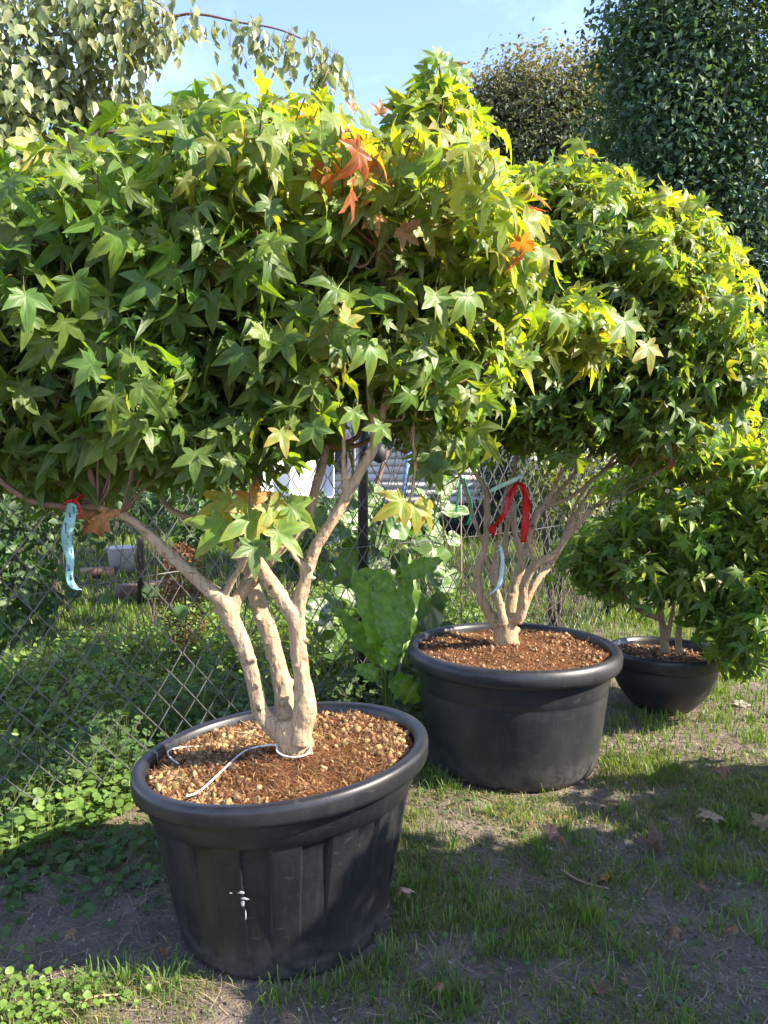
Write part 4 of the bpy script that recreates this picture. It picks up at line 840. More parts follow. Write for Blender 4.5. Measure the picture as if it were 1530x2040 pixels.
# ------------------------------------------------------------------ things beyond the fence
DS = 14.0
sh = thing('garden_shed', gpt(830, DS), 'pale clapboard shed with dark doorway seen through the fence', 'shed')
x0, x1 = gpt(590, DS)[0], gpt(1060, DS)[0]; bh = .135
V, f = box((x0/2+x1/2, DS+1.3, 1.15), x1-x0-.1, 2.4, 2.3); part('wall', V, f, M['siding'], sh, smooth=False)
V, f = box((x0/2+x1/2, DS+.06, .3), x1-x0, .16, .6); part('dark_base', V, f, M['dark'], sh, smooth=False)  # dark band across the lower front of the wall
for k in range(13):
    V, f = box((0, 0, 0), x1-x0, .03, bh-.008); V[[0, 1, 4, 5], 1] += 0; V[V[:, 2] < 0, 1] -= .018; V += A(x0/2+x1/2, DS+.07, .6+bh*(k+.5)); part('board', V, f, M['siding'], sh, smooth=False)
for (xa, xb, ya, yb) in ((975, 1012, 1040, 870), (805, 835, 910, 868), (640, 668, 940, 880)):
    a0, a1 = W(xa, ya, DS-.02), W(xb, yb, DS-.02); V, f = box(((a0[0]+a1[0])/2, DS+.03, (a0[2]+a1[2])/2), a1[0]-a0[0], .08, a1[2]-a0[2]); part('opening', V, f, M['dark'], sh, smooth=False)
V, f = beam(A(x0-.3, DS+.4, 2.40), A(x1+.3, DS+.4, 2.40), 1.6, .09); part('roof', V, f, M['shingle'], sh, smooth=False)
V, f = beam(W(748, 965, DS-.6)*A(1, 1, 0)+A(-.25, -.3, .02), W(778, 875, DS-.1), .07, .05); single('leaning_plank', V, f, M['wood'], 'brown plank leaning on the pale shed wall', 'plank', smooth=False)
V, f = beam(gpt(792, DS-.7), W(818, 880, DS-.1), .08, .04); single('leaning_board', V, f, M['bluep'], 'blue board leaning beside the shed doorway', 'board', smooth=False)
v, f_ = ico(); V = np.vstack([v*A(.14, .12, .20)+W(755, 902, 12.2)]); single('hanging_bag', V, f_, M['dark'], 'black bag hanging beside the fence post', 'bag')
# washing
DW = 6.9
wl_ = thing('washing_line', gpt(600, DW), 'thin washing line on two poles beyond the fence', 'washing line')
lz = W(600, 855, DW)[2]
for px in (470, 705):
    V, f = tube([gpt(px, DW), gpt(px, DW)+A(0, 0, lz+.05)], .022, 8, 3); part('pole', V, f, M['post'], wl_)
V, f = tube([gpt(470, DW)+A(0, 0, lz), gpt(590, DW)+A(0, 0, lz-.04), gpt(705, DW)+A(0, 0, lz)], .003, 5, 4); part('line', V, f, M['whitewire'], wl_)
def cloth(name, pxa, pxb, pyb, mat, label, cat, wob, dz=0, ytop=856):
    a, b = W(pxa, ytop, DW)[0], W(pxb, ytop, DW)[0]; zt = W(600, ytop, DW)[2]-.03; zb = W(600, pyb, DW)[2]; n, m = 22, 14; V = []
    for j in range(m):
        for i_ in range(n):
            u, w = i_/(n-1), j/(m-1); V.append((a+(b-a)*u+.02*w*math.sin(6*u), DW+wob*math.sin(u*11+w*2)*(.2+w), zt+(zb-zt)*w+.05*w*math.sin(u*4+1)))
    V = np.array(V); V[:, 1] += .9*(V[:, 0]-a); nv = len(V); V = np.vstack([V, V+A(0, .006, 0)]); q = np.array([(j*n+i_, j*n+i_+1, (j+1)*n+i_+1, (j+1)*n+i_) for j in range(m-1) for i_ in range(n-1)]); single(name, V, np.vstack([q, q[:, ::-1]+nv]), M[mat], label, cat)
cloth('hanging_sheet', 505, 612, 990, 'white', 'wide white sheet on the line beyond the fence', 'laundry', .04)
cloth('hanging_sheet', 617, 664, 982, 'white', 'narrow white sheet hanging just right of the wide one', 'laundry', .03)
cloth('hanging_garment', 666, 698, 952, 'cloth_dark', 'dark garment at the right end of the washing line', 'laundry', .03)
cloth('hanging_towel', 330, 400, 905, 'white', 'small white towel left of the sheets among the leaves', 'laundry', .03)
# timber edge, tub, stake
p = G(235, 1192); q = G(352, 1180); V, f = beam(p+A(0, 0, .06), q+A(0, 0, .06), .22, .14); single('timber_edging', V, f, M['wood'], 'red-brown timber edging lying in the grass beyond the fence', 'timber', smooth=False)
p = G(160, 1150); q = G(225, 1146); V, f = beam(p+A(0, 0, .05), q+A(0, 0, .05), .2, .1); single('timber_edging', V, f, M['wood'], 'short timber edging behind the teal plant tag', 'timber', smooth=False)
p = G(243, 1140); V, Fq = lathe([(0, .0), (.13, .002), (.17, .30), (.18, .31), (.17, .32), (.155, .30), (.125, .02), (0, .02)], 24); single('plastic_tub', V+p, Fq, M['greyp'], 'pale grey plastic tub on the grass beyond the fence', 'tub')
p = G(281, 1206); V, Fq = lathe([(0, 0), (.034, .0), (.032, .62), (.02, .66), (0, .66)], 10); single('wooden_stake', V+p, Fq, M['post'], 'short black stake standing in the grass beyond the fence', 'stake')
# timber building at the right edge
DR = 13.0; sb = thing('timber_building', gpt(1600, DR), 'timber building with grey shingle roof at the right edge', 'building')
xl = W(1478, 700, DR)[0]; xr = xl+3.5; zt = W(1500, 655, DR)[2]
V, f = box(((xl+xr)/2, DR+1.6, zt/2), xr-xl-.05, 3.0, zt); part('wall', V, f, M['tanwood'], sb, smooth=False)
for k in range(int(zt/.2)):
    V, f = box(((xl+xr)/2, DR+.08, .1+k*.2), xr-xl, .03, .19); V[V[:, 2] < .1+k*.2, 1] -= .015; part('board', V, f, M['tanwood'], sb, smooth=False)
rf = part('roof', *beam(A(xl-.3, DR+.55, zt+.42), A(xr+.3, DR+.55, zt+.42), 1.75, .05), M['shingle'], sb, smooth=False)
for r_ in range(4):
    for k in range(22):
        V, f = box((0, 0, 0), .155, .34, .018); V = V @ np.array([[1, 0, 0], [0, .78, .62], [0, -.62, .78]]); V += A(xl-.25+k*.165+(r_ % 2)*.08, DR-.28+r_*.24, zt-.04+r_*.19+rng.normal(0, .003)); part('shingle', V, f, M['shingle'], rf, smooth=False)

# ------------------------------------------------------------------ dead conifer sapling, horseradish, squash
b = G(372, 1362); dc = thing('dead_conifer', b, 'dead brown conifer sapling standing just behind the fence', 'sapling'); tp_ = W(362, 1085, b[1])
V, f = tube([b, b+(tp_-b)*.5+A(.01, 0, 0), tp_], [.010, .007, .003], 7, 5); part('stem', V, f, M['wood'], dc)
N = 1900; s_ = rng.uniform(.22, 1.0, N)**.9; wdt = .17*np.sin(np.clip((s_-.15)/.85, 0, 1)*pi)**.7; a = rng.uniform(0, 2*pi, N); rr = wdt*np.sqrt(rng.uniform(0, 1, N)); ps = b+(tp_-b)*s_[:, None]+np.column_stack([rr*np.cos(a), rr*np.sin(a), rr*.5])
NEED = ovate(1, .3, .1, .1); NEED[0][3:6, 0] *= .2
tdir = nrm(np.column_stack([np.cos(a), np.sin(a), np.full(N, .2)])+rng.normal(0, .5, (N, 3))); scatter_leaves('dead_foliage', dc, OVB, ps, tdir, rng.normal(0, 1, (N, 3)), rng.uniform(.014, .03, N), A(.17, .085, .042)*rng.uniform(.5, 1.3, (N, 1)), M['deadbrown'])

def big_leaf(base, tipdir, nrm_, L, w, wav, seed, bend=.35):
    n = 26; V = []; ve = []; r_ = random.Random(seed); cols = (-1, -.66, -.33, 0, .33, .66, 1)
    for i_ in range(n+1):
        y = i_/n; ww = w*(math.sin(pi*min(1, y*.94+.04))**.75)*(1-.2*y) if y > .10 else w*.10
        for j, sx in enumerate(cols):
            zz = -bend*y*y*L+abs(sx)*.12*ww+(wav*math.sin(y*23+seed+sx*2)*abs(sx)**1.5)+(.004*math.sin((i_-abs(j-3))*2*pi/4) if sx else 0)
            tear = 1-(.22*r_.random() if abs(sx) == 1 and r_.random() < .35 else 0)
            V.append((sx*ww*.5*tear, y*L, zz)); ve.append(1.0 if sx == 0 else (.97 if (i_-abs(j-3)) % 4 == 0 and abs(sx) < 1 else 0))
    m = len(cols); q = [(m*i_+j, m*i_+j+1, m*(i_+1)+j+1, m*(i_+1)+j) for i_ in range(n) for j in range(m-1)]
    R = frames(np.asarray(tipdir, float)[None], np.asarray(nrm_, float)[None])[0]; return np.array(V) @ R.T+base, np.array(q), np.array(ve)
hb = W(775, 1395, 3.75); hb[2] = 0
hr = thing('horseradish_plant', hb, 'horseradish with long bright green crinkled leaves by the fence post', 'plant')
hl = [  # base px, tip px, distance, width m, bend
 ((770, 1330), (745, 1150), 3.72, .13, .1), ((785, 1330), (785, 1180), 3.70, .12, .12), ((780, 1320), (815, 1160), 3.85, .12, .2), ((800, 1300), (850, 1120), 4.0, .11, .15), ((790, 1180), (740, 1135), 3.6, .10, .3), ((800, 1310), (870, 1130), 4.1, .11, .2), ((775, 1350), (840, 1385), 3.55, .13, .15), ((760, 1350), (720, 1330), 3.6, .08, .2), ((790, 1150), (890, 1110), 4.0, .1, .2), ((765, 1340), (800, 1290), 3.55, .10, .2), ((760, 1330), (700, 1220), 3.9, .1, .2)]
for k, ((bx, by), (tx, ty), d, w, bend) in enumerate(hl):
    pb, pt = W(bx, by, d), W(tx, ty, d-.05); L = np.linalg.norm(pt-pb); V, q, ve = big_leaf(pb, pt-pb, A(.45, -1, .35), L*1.15, w*1.15, .018, k, bend)
    part('leaf', V, q, M['radish'], hr, np.tile(A(.125, .235, .034)*rng.uniform(.8, 1.25), (len(V), 1)), {'vein': ve})
    if by > 1300: Vs, fs = tube([hb+rng.normal(0, .02, 3)*A(1, 1, 0), (hb+pb)/2+A(0, 0, .05), pb], [.009, .007, .006], 6, 3, cap=False); part('stalk', Vs, fs, M['radish'], hr, np.tile(A(.14, .2, .06), (len(Vs), 1)))
sqb = G(800, 1300); sq = thing('squash_plant', sqb, 'squash plant with mildewed whitish leaves climbing behind the fence post', 'plant')
for k in range(105):
    px, py = rng.uniform(650, 900), rng.uniform(935, 1300); d = rng.uniform(4.5, 5.1); c = W(px, py, d); n_ = nrm(A(.5, -1, .6)+rng.normal(0, .4, 3)); a = rng.uniform(0, 2*pi)
    tv = RL[0]*A(1, 1, 1); m_ = rng.uniform(.11, .2); R = frames(A(math.cos(a), .2, math.sin(a)-.4)[None], n_[None])[0]
    V = []; nn = 22; V.append((0, 0, -.08)); 
    for j in range(nn):
        t_ = -pi/2+.25+(2*pi-.5)*j/(nn-1); r_ = .5*(1+.06*math.cos(5*t_)); V.append((r_*math.cos(t_), .3+r_*math.sin(t_), .03*math.sin(4*t_+k)))
    for j in range(nn): V.append(tuple(np.array(V[1+j])*.5+A(0, 0, -.03)))
    V = np.array(V)*m_; f3 = np.array([(0, 1+nn+j, 2+nn+j) for j in range(nn-1)]); f4 = np.array([(1+nn+j, 1+j, 2+j, 2+nn+j) for j in range(nn-1)])
    part('leaf', V @ R.T+c, [f3, f4], M['squash' if k % 5 < 2 else 'radish'], sq, np.tile(A(.085, .16, .035)*rng.uniform(.7, 1.3), (len(V), 1)), {'vein': np.zeros(len(V))})
mb = MB()
for k in range(9):
    e = W(rng.uniform(700, 890), rng.uniform(940, 1100), 4.85); V, f = tube([sqb+rng.normal(0, .05, 3)*A(1, 1, 0), (sqb+e)/2+rng.normal(0, .08, 3), e], [.008, .007, .005], 6, 4); mb.add(V, f)
V, f, _ = mb.get(); part('vine_stem', V, f, M['weed'], sq, np.tile(A(.16, .2, .07), (len(V), 1)))
b = W(922, 1090, 4.9); b[2] = 0; e = W(918, 955, 4.9); V, f = tube([b, (b+e)/2, e], .0045, 6, 3); single('bamboo_cane', V, f, M['tanwood'], 'thin cane standing behind the fence with green tape', 'cane', b)
V, f = ribbon([W(907, 1040, 4.8), W(912, 990, 4.8), W(922, 952, 4.8), W(932, 980, 4.8), W(940, 1010, 4.8), W(932, 1042, 4.8), W(920, 1045, 4.8)], .014, A(1, -.3, .1)); single('green_tape', V, f, M['teal'], 'loop of dark green tape tied to the thin cane', 'tape', col=np.tile(A(.01, .26, .19), (len(V), 1)))

# ------------------------------------------------------------------ ribbons, tags and wire
def tape(name, pts, w, side, col, label, cat, mat='red'):
    V, f = ribbon(pts, w, side); return single(name, V, f, M[mat], label, cat, col=np.tile(A(*col), (len(V), 1)))
RED = (.62, .012, .014); TEAL = (.36, .62, .56)
rt = thing('red_ribbon', W(1030, 960, 3.45), 'bright red ribbon looped over the stems of the middle tree', 'ribbon')
for pts, ws in (([(1030, 962, 3.44), (1018, 985, 3.42), (1008, 1015, 3.42), (995, 1038, 3.43), (980, 1052, 3.45), (984, 1068, 3.45)], [.025, .035, .034, .03, .034, .014]), ([(1028, 960, 3.44), (1040, 968, 3.41), (1048, 990, 3.40), (1048, 1020, 3.41), (1046, 1050, 3.41), (1042, 1080, 3.42)], [.022, .03, .036, .036, .034, .034])):
    V, f = ribbon([W(*p) for p in pts], ws, np.array([A(1, -.35+.9*math.sin(i_*2.1+1), .1) for i_ in range(len(pts))])); part('ribbon_tail', V, f, M['red'], rt, np.tile(A(*RED), (len(V), 1)))
tg = thing('plant_tag', W(1010, 960, 3.4), 'pale mint plastic tag strip above the red ribbon', 'tag')
V, f = ribbon([W(976, 978, 3.40), W(1005, 965, 3.39), W(1025, 956, 3.39), W(1040, 948, 3.4)], [.024, .024, .026, .022], A(.25, -.1, 1)); part('strip', V, f, M['teal'], tg, np.tile(A(.50, .74, .64), (len(V), 1)))
tg = thing('plant_tag', W(995, 1100, 3.4), 'curved pale blue tag hanging on the middle tree stems', 'tag')
V, f = ribbon([W(996, 1085, 3.42), W(1001, 1110, 3.4), W(1000, 1140, 3.4), W(993, 1168, 3.39), W(976, 1184, 3.38)], [.012, .016, .02, .02, .006], A(1, -.6, .2)); part('strip', V, f, M['teal'], tg, np.tile(A(.62, .80, .82), (len(V), 1)))
V, f = ribbon([W(988, 1100, 3.42), W(995, 1094, 3.4), W(999, 1084, 3.42)], [.014, .018, .012], A(.5, -.3, .8)); part('knot', V, f, M['teal'], tg, np.tile(A(.25, .62, .62), (len(V), 1)))
dT = 2.0
tg = thing('plant_tag', W(142, 1000, dT), 'long teal printed nursery tag hanging by red tape at left', 'tag')
P_ = [(144, 998, dT), (140, 1030, dT-.01), (134, 1060, dT-.01), (135, 1090, dT), (140, 1120, dT-.01), (138, 1150, dT-.015), (146, 1168, dT-.02), (156, 1175, dT-.05)]
V, f = ribbon([W(*p) for p in P_], [.026, .033, .036, .032, .024, .022, .024, .022], A(1, -.25, .05)); part('strip', V, f, M['teal'], tg, np.tile(A(.30, .54, .50), (len(V), 1)))
for (px, py, w, h) in ((139, 1026, 3, 10), (147, 1016, 3, 14), (131, 1052, 2.5, 22), (136, 1066, 2.5, 12), (144, 1072, 2, 26), (142, 1095, 2, 14), (137, 1132, 5, 11), (142, 1150, 5, 10), (134, 1080, 2, 10)):
    V, f = box(W(px, py, dT-.022), w/F*dT, .0008, h/F*dT, .33); part('printed_mark', V, f, M['ink'], tg, smooth=False)
rt = thing('red_ribbon', W(142, 1000, dT), 'red tape tying the long teal tag to the left branch', 'ribbon')
for pts, ws in (([(146, 997, dT-.01), (130, 1002, dT-.02), (117, 1022, dT-.02)], .014), ([(146, 997, dT-.01), (156, 1006, dT-.02), (161, 1030, dT-.02)], .015), ([(146, 999, dT-.01), (160, 990, dT), (180, 981, dT+.03), (192, 1005, dT+.05)], .016)):
    V, f = ribbon([W(*p) for p in pts], ws, A(.5, -.5, .7)); part('ribbon_tail', V, f, M['red'], rt, np.tile(A(.55, .02, .02), (len(V), 1)))
def s1(px, py, lift=.012):          # point on the near pot's soil under a pixel
    z = .5
    for _ in range(6): g = G(px, py, z); z = float(z1(g[0]-P1[0], g[1]-P1[1]))+lift
    return G(px, py, z)
wr = thing('white_wire', s1(470, 1520), 'white wire tied round the nearest trunk and lying on the soil', 'wire')
V, f = tube([s1(372, 1586, .03), s1(395, 1578, .02), s1(425, 1552), s1(450, 1528), s1(482, 1500), s1(505, 1490), s1(540, 1484, .02), W(552, 1486, 2.22)], .0032, 6, 5); part('wire_strand', V, f, M['whitewire'], wr)
V, f = tube([s1(356, 1522, .008), s1(338, 1508, .012), s1(336, 1496, .014), s1(360, 1489, .012), s1(402, 1487, .008)], .0026, 6, 5); part('wire_strand', V, f, M['whitewire'], wr)
ring = [W(552, 1488, 2.215), W(553, 1498, 2.20), W(570, 1507, 2.185), W(592, 1508, 2.18), W(612, 1502, 2.19), W(618, 1492, 2.215), W(614, 1486, 2.26), W(585, 1484, 2.31), W(558, 1486, 2.27), W(552, 1488, 2.215)]
V, f = tube(ring, .0028, 6, 5, cap=False); part('wire_loop', V, f, M['whitewire'], wr)
tw = thing('dry_twig', s1(500, 1440), 'dry forked twig lying on gravel left of the nearest trunk', 'twig')
for pts in ([(470, 1430), (500, 1448), (530, 1452)], [(455, 1455), (490, 1462), (522, 1468)], [(480, 1470), (505, 1455), (520, 1450)]):
    V, f = tube([s1(*p) for p in pts], [.002, .0028, .002], 5, 4); part('branchlet', V, f, M['tanwood'], tw)

# ------------------------------------------------------------------ grass and ground weeds
BARE = [(G(1190, 1600)[:2], .28, .16), (G(1400, 1830)[:2], .34, .22), (G(1330, 1700)[:2], .30, .13), (G(1180, 1660)[:2], .2, .12), (G(300, 1850)[:2], .38, .3), (G(60, 1800)[:2], .45, .25), (G(950, 1660)[:2], .22, .1), (G(1030, 1760)[:2], .2, .08), (G(860, 1900)[:2], .12, .1), (G(560, 2010)[:2], .3, .1), (G(200, 1620)[:2], .35, .07), (G(1450, 1480)[:2], .25, .12), (G(1000, 1930)[:2], .3, .06), (G(1500, 1950)[:2], .2, .2)]
def density(x, y):
    d = np.clip((fbm(x*3.4+9, y*3.4, 4, 70)-.34)*5, .26, 1)
    for (c, rx, ry) in BARE: d = d*(1-.93*np.exp(-(((x-c[0])/rx)**2+((y-c[1])/ry)**2)**1.5))
    return d
def grass(name, n, x0, x1, y0, y1, h0, h1, dens, w=.0022, label=''):
    x = rng.uniform(x0, x1, n); y = rng.uniform(y0, y1, n)
    # tussocks
    k = rng.integers(0, n//14, n); tx = rng.uniform(x0, x1, n//14+1); ty = rng.uniform(y0, y1, n//14+1); tm = rng.uniform(0, 1, n) < .45
    x = np.where(tm, tx[k]+rng.normal(0, .016, n), x); y = np.where(tm, ty[k]+rng.normal(0, .016, n), y)
    keep = rng.uniform(0, 1, n) < dens(x, y)
    for (P, r) in POTS: keep &= np.hypot(x-P[0], y-P[1]) > r+.005
    x, y, k = x[keep], y[keep], k[keep]; m = len(x); z = ground_z(x, y)-.004
    a = rng.uniform(0, 2*pi, m); L = rng.uniform(h0, h1, m)*(.6+.8*vnoise(x*3, y*3, 5)); lean = rng.uniform(.1, .95, m)
    d = np.column_stack([np.cos(a), np.sin(a), np.zeros(m)]); s = np.column_stack([-np.sin(a), np.cos(a), np.zeros(m)])*w*rng.uniform(.6, 1.4, (m, 1)); b = np.column_stack([x, y, z]); up = A(0, 0, 1)
    p1 = b+d*(L*lean*.22)[:, None]+up*(L*.5)[:, None]; p2 = b+d*(L*lean*.75)[:, None]+up*(L*(1-.42*lean))[:, None]
    V = np.stack([b-s, b+s, p1+s*.85, p1-s*.85, p2], 1).reshape(-1, 3); o = (np.arange(m)*5)[:, None]
    dryp = rng.uniform(0, 1, (m, 1)) < (.12 if y1 < 3.7 else .04); c = np.where(dryp, A(.27, .22, .10), (A(.105, .165, .036) if y1 < 3.7 else A(.085, .155, .026))+A(.04, .03, .0)*rng.uniform(0, 1, (m, 1)))*rng.uniform(.7, 1.3, (m, 1))
    o_ = part(name, V, [np.array([[0, 1, 2, 3]])+o, np.array([[3, 2, 4]])+o], M['grass'], None, np.repeat(c, 5, 0)); o_['kind'] = 'stuff'; o_['label'] = label; o_['category'] = 'grass'; return o_
front = lambda x, y: density(x, y)*np.where(fence_side(x, y) < 0, 1, 1)*np.where((x < -.55) & (y > 2.0), .35, 1)
grass('lawn_grass', 230000, -1.5, 2.6, 1.45, 3.6, .014, .044, front, .0013, 'short patchy grass in front of and between the pots')
grass('lawn_grass', 90000, -3.6, 4.2, 3.4, 7.5, .03, .085, lambda x, y: .35+.65*density(x, y), .0028, 'brighter longer grass behind the pots and beyond the fence')
grass('meadow_grass', 45000, -6, 9, 6.5, 15, .06, .16, lambda x, y: .9+0*x, .006, 'distant grass of the neighbouring garden')
def tufts(name, spots, label, h=(.035, .09), n=55, w=.0018, spread=.03):
    Vs = []; C = []
    for (px, py, k) in spots:
        g = G(px, py); m = int(n*k); x = g[0]+rng.normal(0, spread*k**.5, m); y = g[1]+rng.normal(0, spread*k**.5, m); ok = np.ones(m, bool)
        for (P, r) in POTS: ok &= np.hypot(x-P[0], y-P[1]) > r+.02
        x, y = x[ok], y[ok]; m = len(x); b = np.column_stack([x, y, ground_z(x, y)-.004]); a = np.arctan2(y-g[1], x-g[0])+rng.normal(0, .7, m); L = rng.uniform(*h, m); ln = rng.uniform(.2, 1.1, m)
        d = np.column_stack([np.cos(a), np.sin(a), np.zeros(m)]); s = np.column_stack([-np.sin(a), np.cos(a), np.zeros(m)])*w*rng.uniform(.6, 1.4, (m, 1)); up = A(0, 0, 1)
        p1 = b+d*(L*ln*.2)[:, None]+up*(L*.55)[:, None]; p2 = b+d*(L*ln*.5)[:, None]+up*(L*.85)[:, None]; p3 = b+d*(L*ln*.85)[:, None]+up*(L*(1-.45*ln))[:, None]
        Vs.append(np.stack([b-s, b+s, p1+s*.9, p1-s*.9, p2+s*.6, p2-s*.6, p3], 1).reshape(-1, 3)); C.append(np.repeat(A(.105, .18, .036)*rng.uniform(.7, 1.3, (m, 1)), 7, 0))
    V = np.concatenate(Vs); m = len(V)//7; o = (np.arange(m)*7)[:, None]
    o_ = part(name, V, [np.vstack([np.array([[0, 1, 2, 3]])+o, np.array([[3, 2, 4, 5]])+o]), np.array([[5, 4, 6]])+o], M['grass'], None, np.concatenate(C)); o_['kind'] = 'stuff'; o_['label'] = label; o_['category'] = 'grass'
sp = [(805, 1790, 1.6), (820, 1770, 1), (830, 1850, .8), (860, 1760, .7), (1085, 1580, 1.2), (1010, 1570, .8), (1300, 1560, 1.2), (1340, 1545, 1), (1460, 1650, 1.6), (1380, 1700, 1.6), (1400, 1740, 1.2), (1180, 1840, .8), (330, 1970, 1.2), (250, 1955, 1), (180, 1975, .8), (560, 1990, 1), (640, 1985, .9), (730, 1950, 1.2), (780, 1920, .9), (1500, 1480, 1.4), (1440, 1440, 1), (1120, 1900, 1), (980, 1900, 1), (1000, 1830, .8), (900, 1980, 1), (1250, 1900, 1), (430, 1830, .5), (350, 1790, .5), (870, 1560, 1.2), (890, 1580, 1), (900, 1700, .7), (1500, 1760, 1.2), (940, 1780, .7)]
for k in range(40): sp.append((rng.uniform(760, 1530), rng.uniform(1600, 2040), rng.uniform(.2, .7)))
tufts('grass_tuft', sp, 'longer grass tufts standing out of the foreground turf')
def weeds(name, n, region, size, hmax, cols, label, tm=RL, up=1.2):
    pts = region(n); x, y = pts[:, 0], pts[:, 1]; keep = np.ones(len(x), bool)
    for (P, r) in POTS: keep &= np.hypot(x-P[0], y-P[1]) > r+.01
    x, y = x[keep], y[keep]; m = len(x); h = rng.uniform(.1, 1, m)**1.3*hmax*(.35+1.1*vnoise(x*4, y*4, 12)); z = ground_z(x, y)+h+.004; a = rng.uniform(0, 2*pi, m)
    tip = np.column_stack([np.cos(a), np.sin(a), rng.normal(-.1, .2, m)]); nor = np.column_stack([rng.normal(.15, .4, m), rng.normal(-.15, .4, m), np.full(m, up)]); pos = np.column_stack([x, y, z]); sz = rng.uniform(*size, m)
    mix = rng.uniform(0, 1, (m, 1)); c = (A(*cols[0])*(1-mix)+A(*cols[1])*mix)*rng.uniform(.75, 1.25, (m, 1))
    V, f = instances(tm[0], tm[1], frames(tip, nor), pos, sz); C = np.repeat(c, len(tm[0]), 0)
    # stalks
    sd = np.column_stack([np.sin(a), -np.cos(a), np.zeros(m)])*.0008; b = pos+rng.normal(0, .008, (m, 3)); b[:, 2] = ground_z(b[:, 0], b[:, 1])-.003; SV = np.stack([b-sd, b+sd, pos+sd, pos-sd], 1).reshape(-1, 3); sf = (np.arange(m)*4)[:, None]+np.array([[0, 1, 2, 3]])
    mb = MB(); mb.add(V, f, C); mb.add(SV, sf, np.tile(A(.13, .16, .05), (len(SV), 1))); V, f, C = mb.get(); o = part(name, V, f, M['weed'], None, C); o['kind'] = 'stuff'; o['label'] = label; o['category'] = 'weeds'; return o
def along_fence(sa, sb, oa, ob):
    def fn(n): s = rng.uniform(sa, sb, n); o = rng.uniform(oa, ob, n); p = FA+FDIR*s[:, None]+FN*o[:, None]; return p
    return fn
def patch(px, py, rx, ry):
    c = G(px, py)
    def fn(n): q = rng.normal(0, .5, (n, 2)); return np.column_stack([c[0]+q[:, 0]*rx, c[1]+q[:, 1]*ry])
    return fn
LIT_G = ((.10, .185, .03), (.15, .235, .045)); SHADE_G = ((.045, .095, .025), (.08, .135, .035))  # lighter greens paint the sunlit weeds, darker greens the shaded ones
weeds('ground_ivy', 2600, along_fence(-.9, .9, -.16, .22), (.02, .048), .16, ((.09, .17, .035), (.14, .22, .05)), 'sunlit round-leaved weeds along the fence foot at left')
weeds('ground_ivy', 3600, along_fence(-.9, 1.6, .0, .55), (.018, .045), .28, SHADE_G, 'dense leafy weeds just behind the left fence')
weeds('ground_ivy', 2600, along_fence(1.0, 3.0, -.5, .3), (.02, .055), .22, SHADE_G, 'shaded weeds between the nearest pot and the fence post')
weeds('ground_ivy', 11000, along_fence(-1.4, 4.4, .3, 2.4), (.025, .065), .24, LIT_G, 'sunlit undergrowth beyond the fence', tm=OV, up=.7)
weeds('ground_ivy', 520, patch(110, 1720, .6, .35), (.02, .045), .035, SHADE_G, 'round-leaved weeds in the pot shadow at left')
weeds('ground_ivy', 170, patch(420, 1690, .5, .3), (.012, .028), .03, SHADE_G, 'small clover weeds left of the nearest pot')
weeds('clover', 260, patch(60, 2005, .22, .12), (.01, .024), .06, LIT_G, 'clump of bright weeds at the bottom left corner')
weeds('clover', 1500, lambda n: np.column_stack([rng.uniform(-.2, 2.0, n), rng.uniform(1.5, 3.3, n)]), (.008, .02), .022, SHADE_G, 'scattered clover leaves in the foreground grass')
# bindweed on the left part of the fence
bw = thing('bindweed', fpt(-.6, 0), 'bindweed with heart leaves climbing the left end of the fence', 'vine'); N = 900
s_ = rng.uniform(-1.4, 1.2, N); z_ = rng.uniform(.05, 1.5, N); kp = rng.uniform(0, 1, N) < np.clip(1.0-(s_+.9)*.75, .05, 1)*np.clip(vnoise(s_*3, z_*3, 33)*2-.4, 0, 1); s_, z_ = s_[kp], z_[kp]; N = len(s_)
pos = FA+FDIR*s_[:, None]+A(0, 0, 1)*z_[:, None]+FN*rng.uniform(-.05, .10, N)[:, None]; scatter_leaves('foliage', bw, RL, pos, np.column_stack([rng.normal(0, .4, N), rng.normal(0, .3, N), np.full(N, -1.0)]), -FN+rng.normal(0, .45, (N, 3))+A(0, 0, .3), rng.uniform(.04, .08, N), A(.05, .10, .03)*rng.uniform(.7, 1.4, (N, 1)), M['weed'])
mb = MB()
for k in range(14):
    a = rng.uniform(-1.3, .8); V, f = tube([fpt(a, .0, .02), fpt(a+rng.normal(0, .1), .4, .02), fpt(a+rng.normal(0, .2), .9, .02), fpt(a+rng.normal(0, .25), 1.35, .02)], [.0018, .0016, .0014, .001], 5, 4); mb.add(V, f)
V, f, _ = mb.get(); part('stems', V, f, M['weed'], bw, np.tile(A(.05, .07, .03), (len(V), 1)))

# ------------------------------------------------------------------ litter on the ground
def litter(px, py, Lpx, an, col, label, k, flat=False):
    g = G(px, py); L = Lpx/F*math.hypot(g[1], CAMZ); a = radians(an); z = float(ground_z(g[0], g[1]))
    tv, tf, ve, ed = (TEMPL[k % 4] if flat else CRUMPLED[k % 3]); R = frames(A(cos(a), sin(a), .1)[None], A(rng.normal(0, .25), -.35, 1)[None])[0]; V = (tv @ R.T)*L; V = V-A(0, 0, V[:, 2].min())+g+A(0, 0, z+.008)
    single('fallen_leaf', V, tf, M['dry'], label, 'leaf', g+A(0, 0, z), 'dead leaves on the grass', col=np.tile(A(*col), (len(V), 1))*rng.uniform(.85, 1.15, (len(V), 1)))
litter(1095, 1728, 46, 20, (.27, .16, .11), 'crumpled pinkish-brown leaf beside a thin twig, mid foreground', 0)
litter(1312, 1700, 52, 160, (.13, .085, .06), 'dark shrivelled leaf on bare soil at right', 1)
litter(1415, 1652, 40, 60, (.30, .24, .155), 'pale tan leaf on bare soil, right foreground', 2, True)
litter(1524, 1652, 44, 100, (.31, .215, .135), 'tan leaf cut by the right picture edge', 0, True)
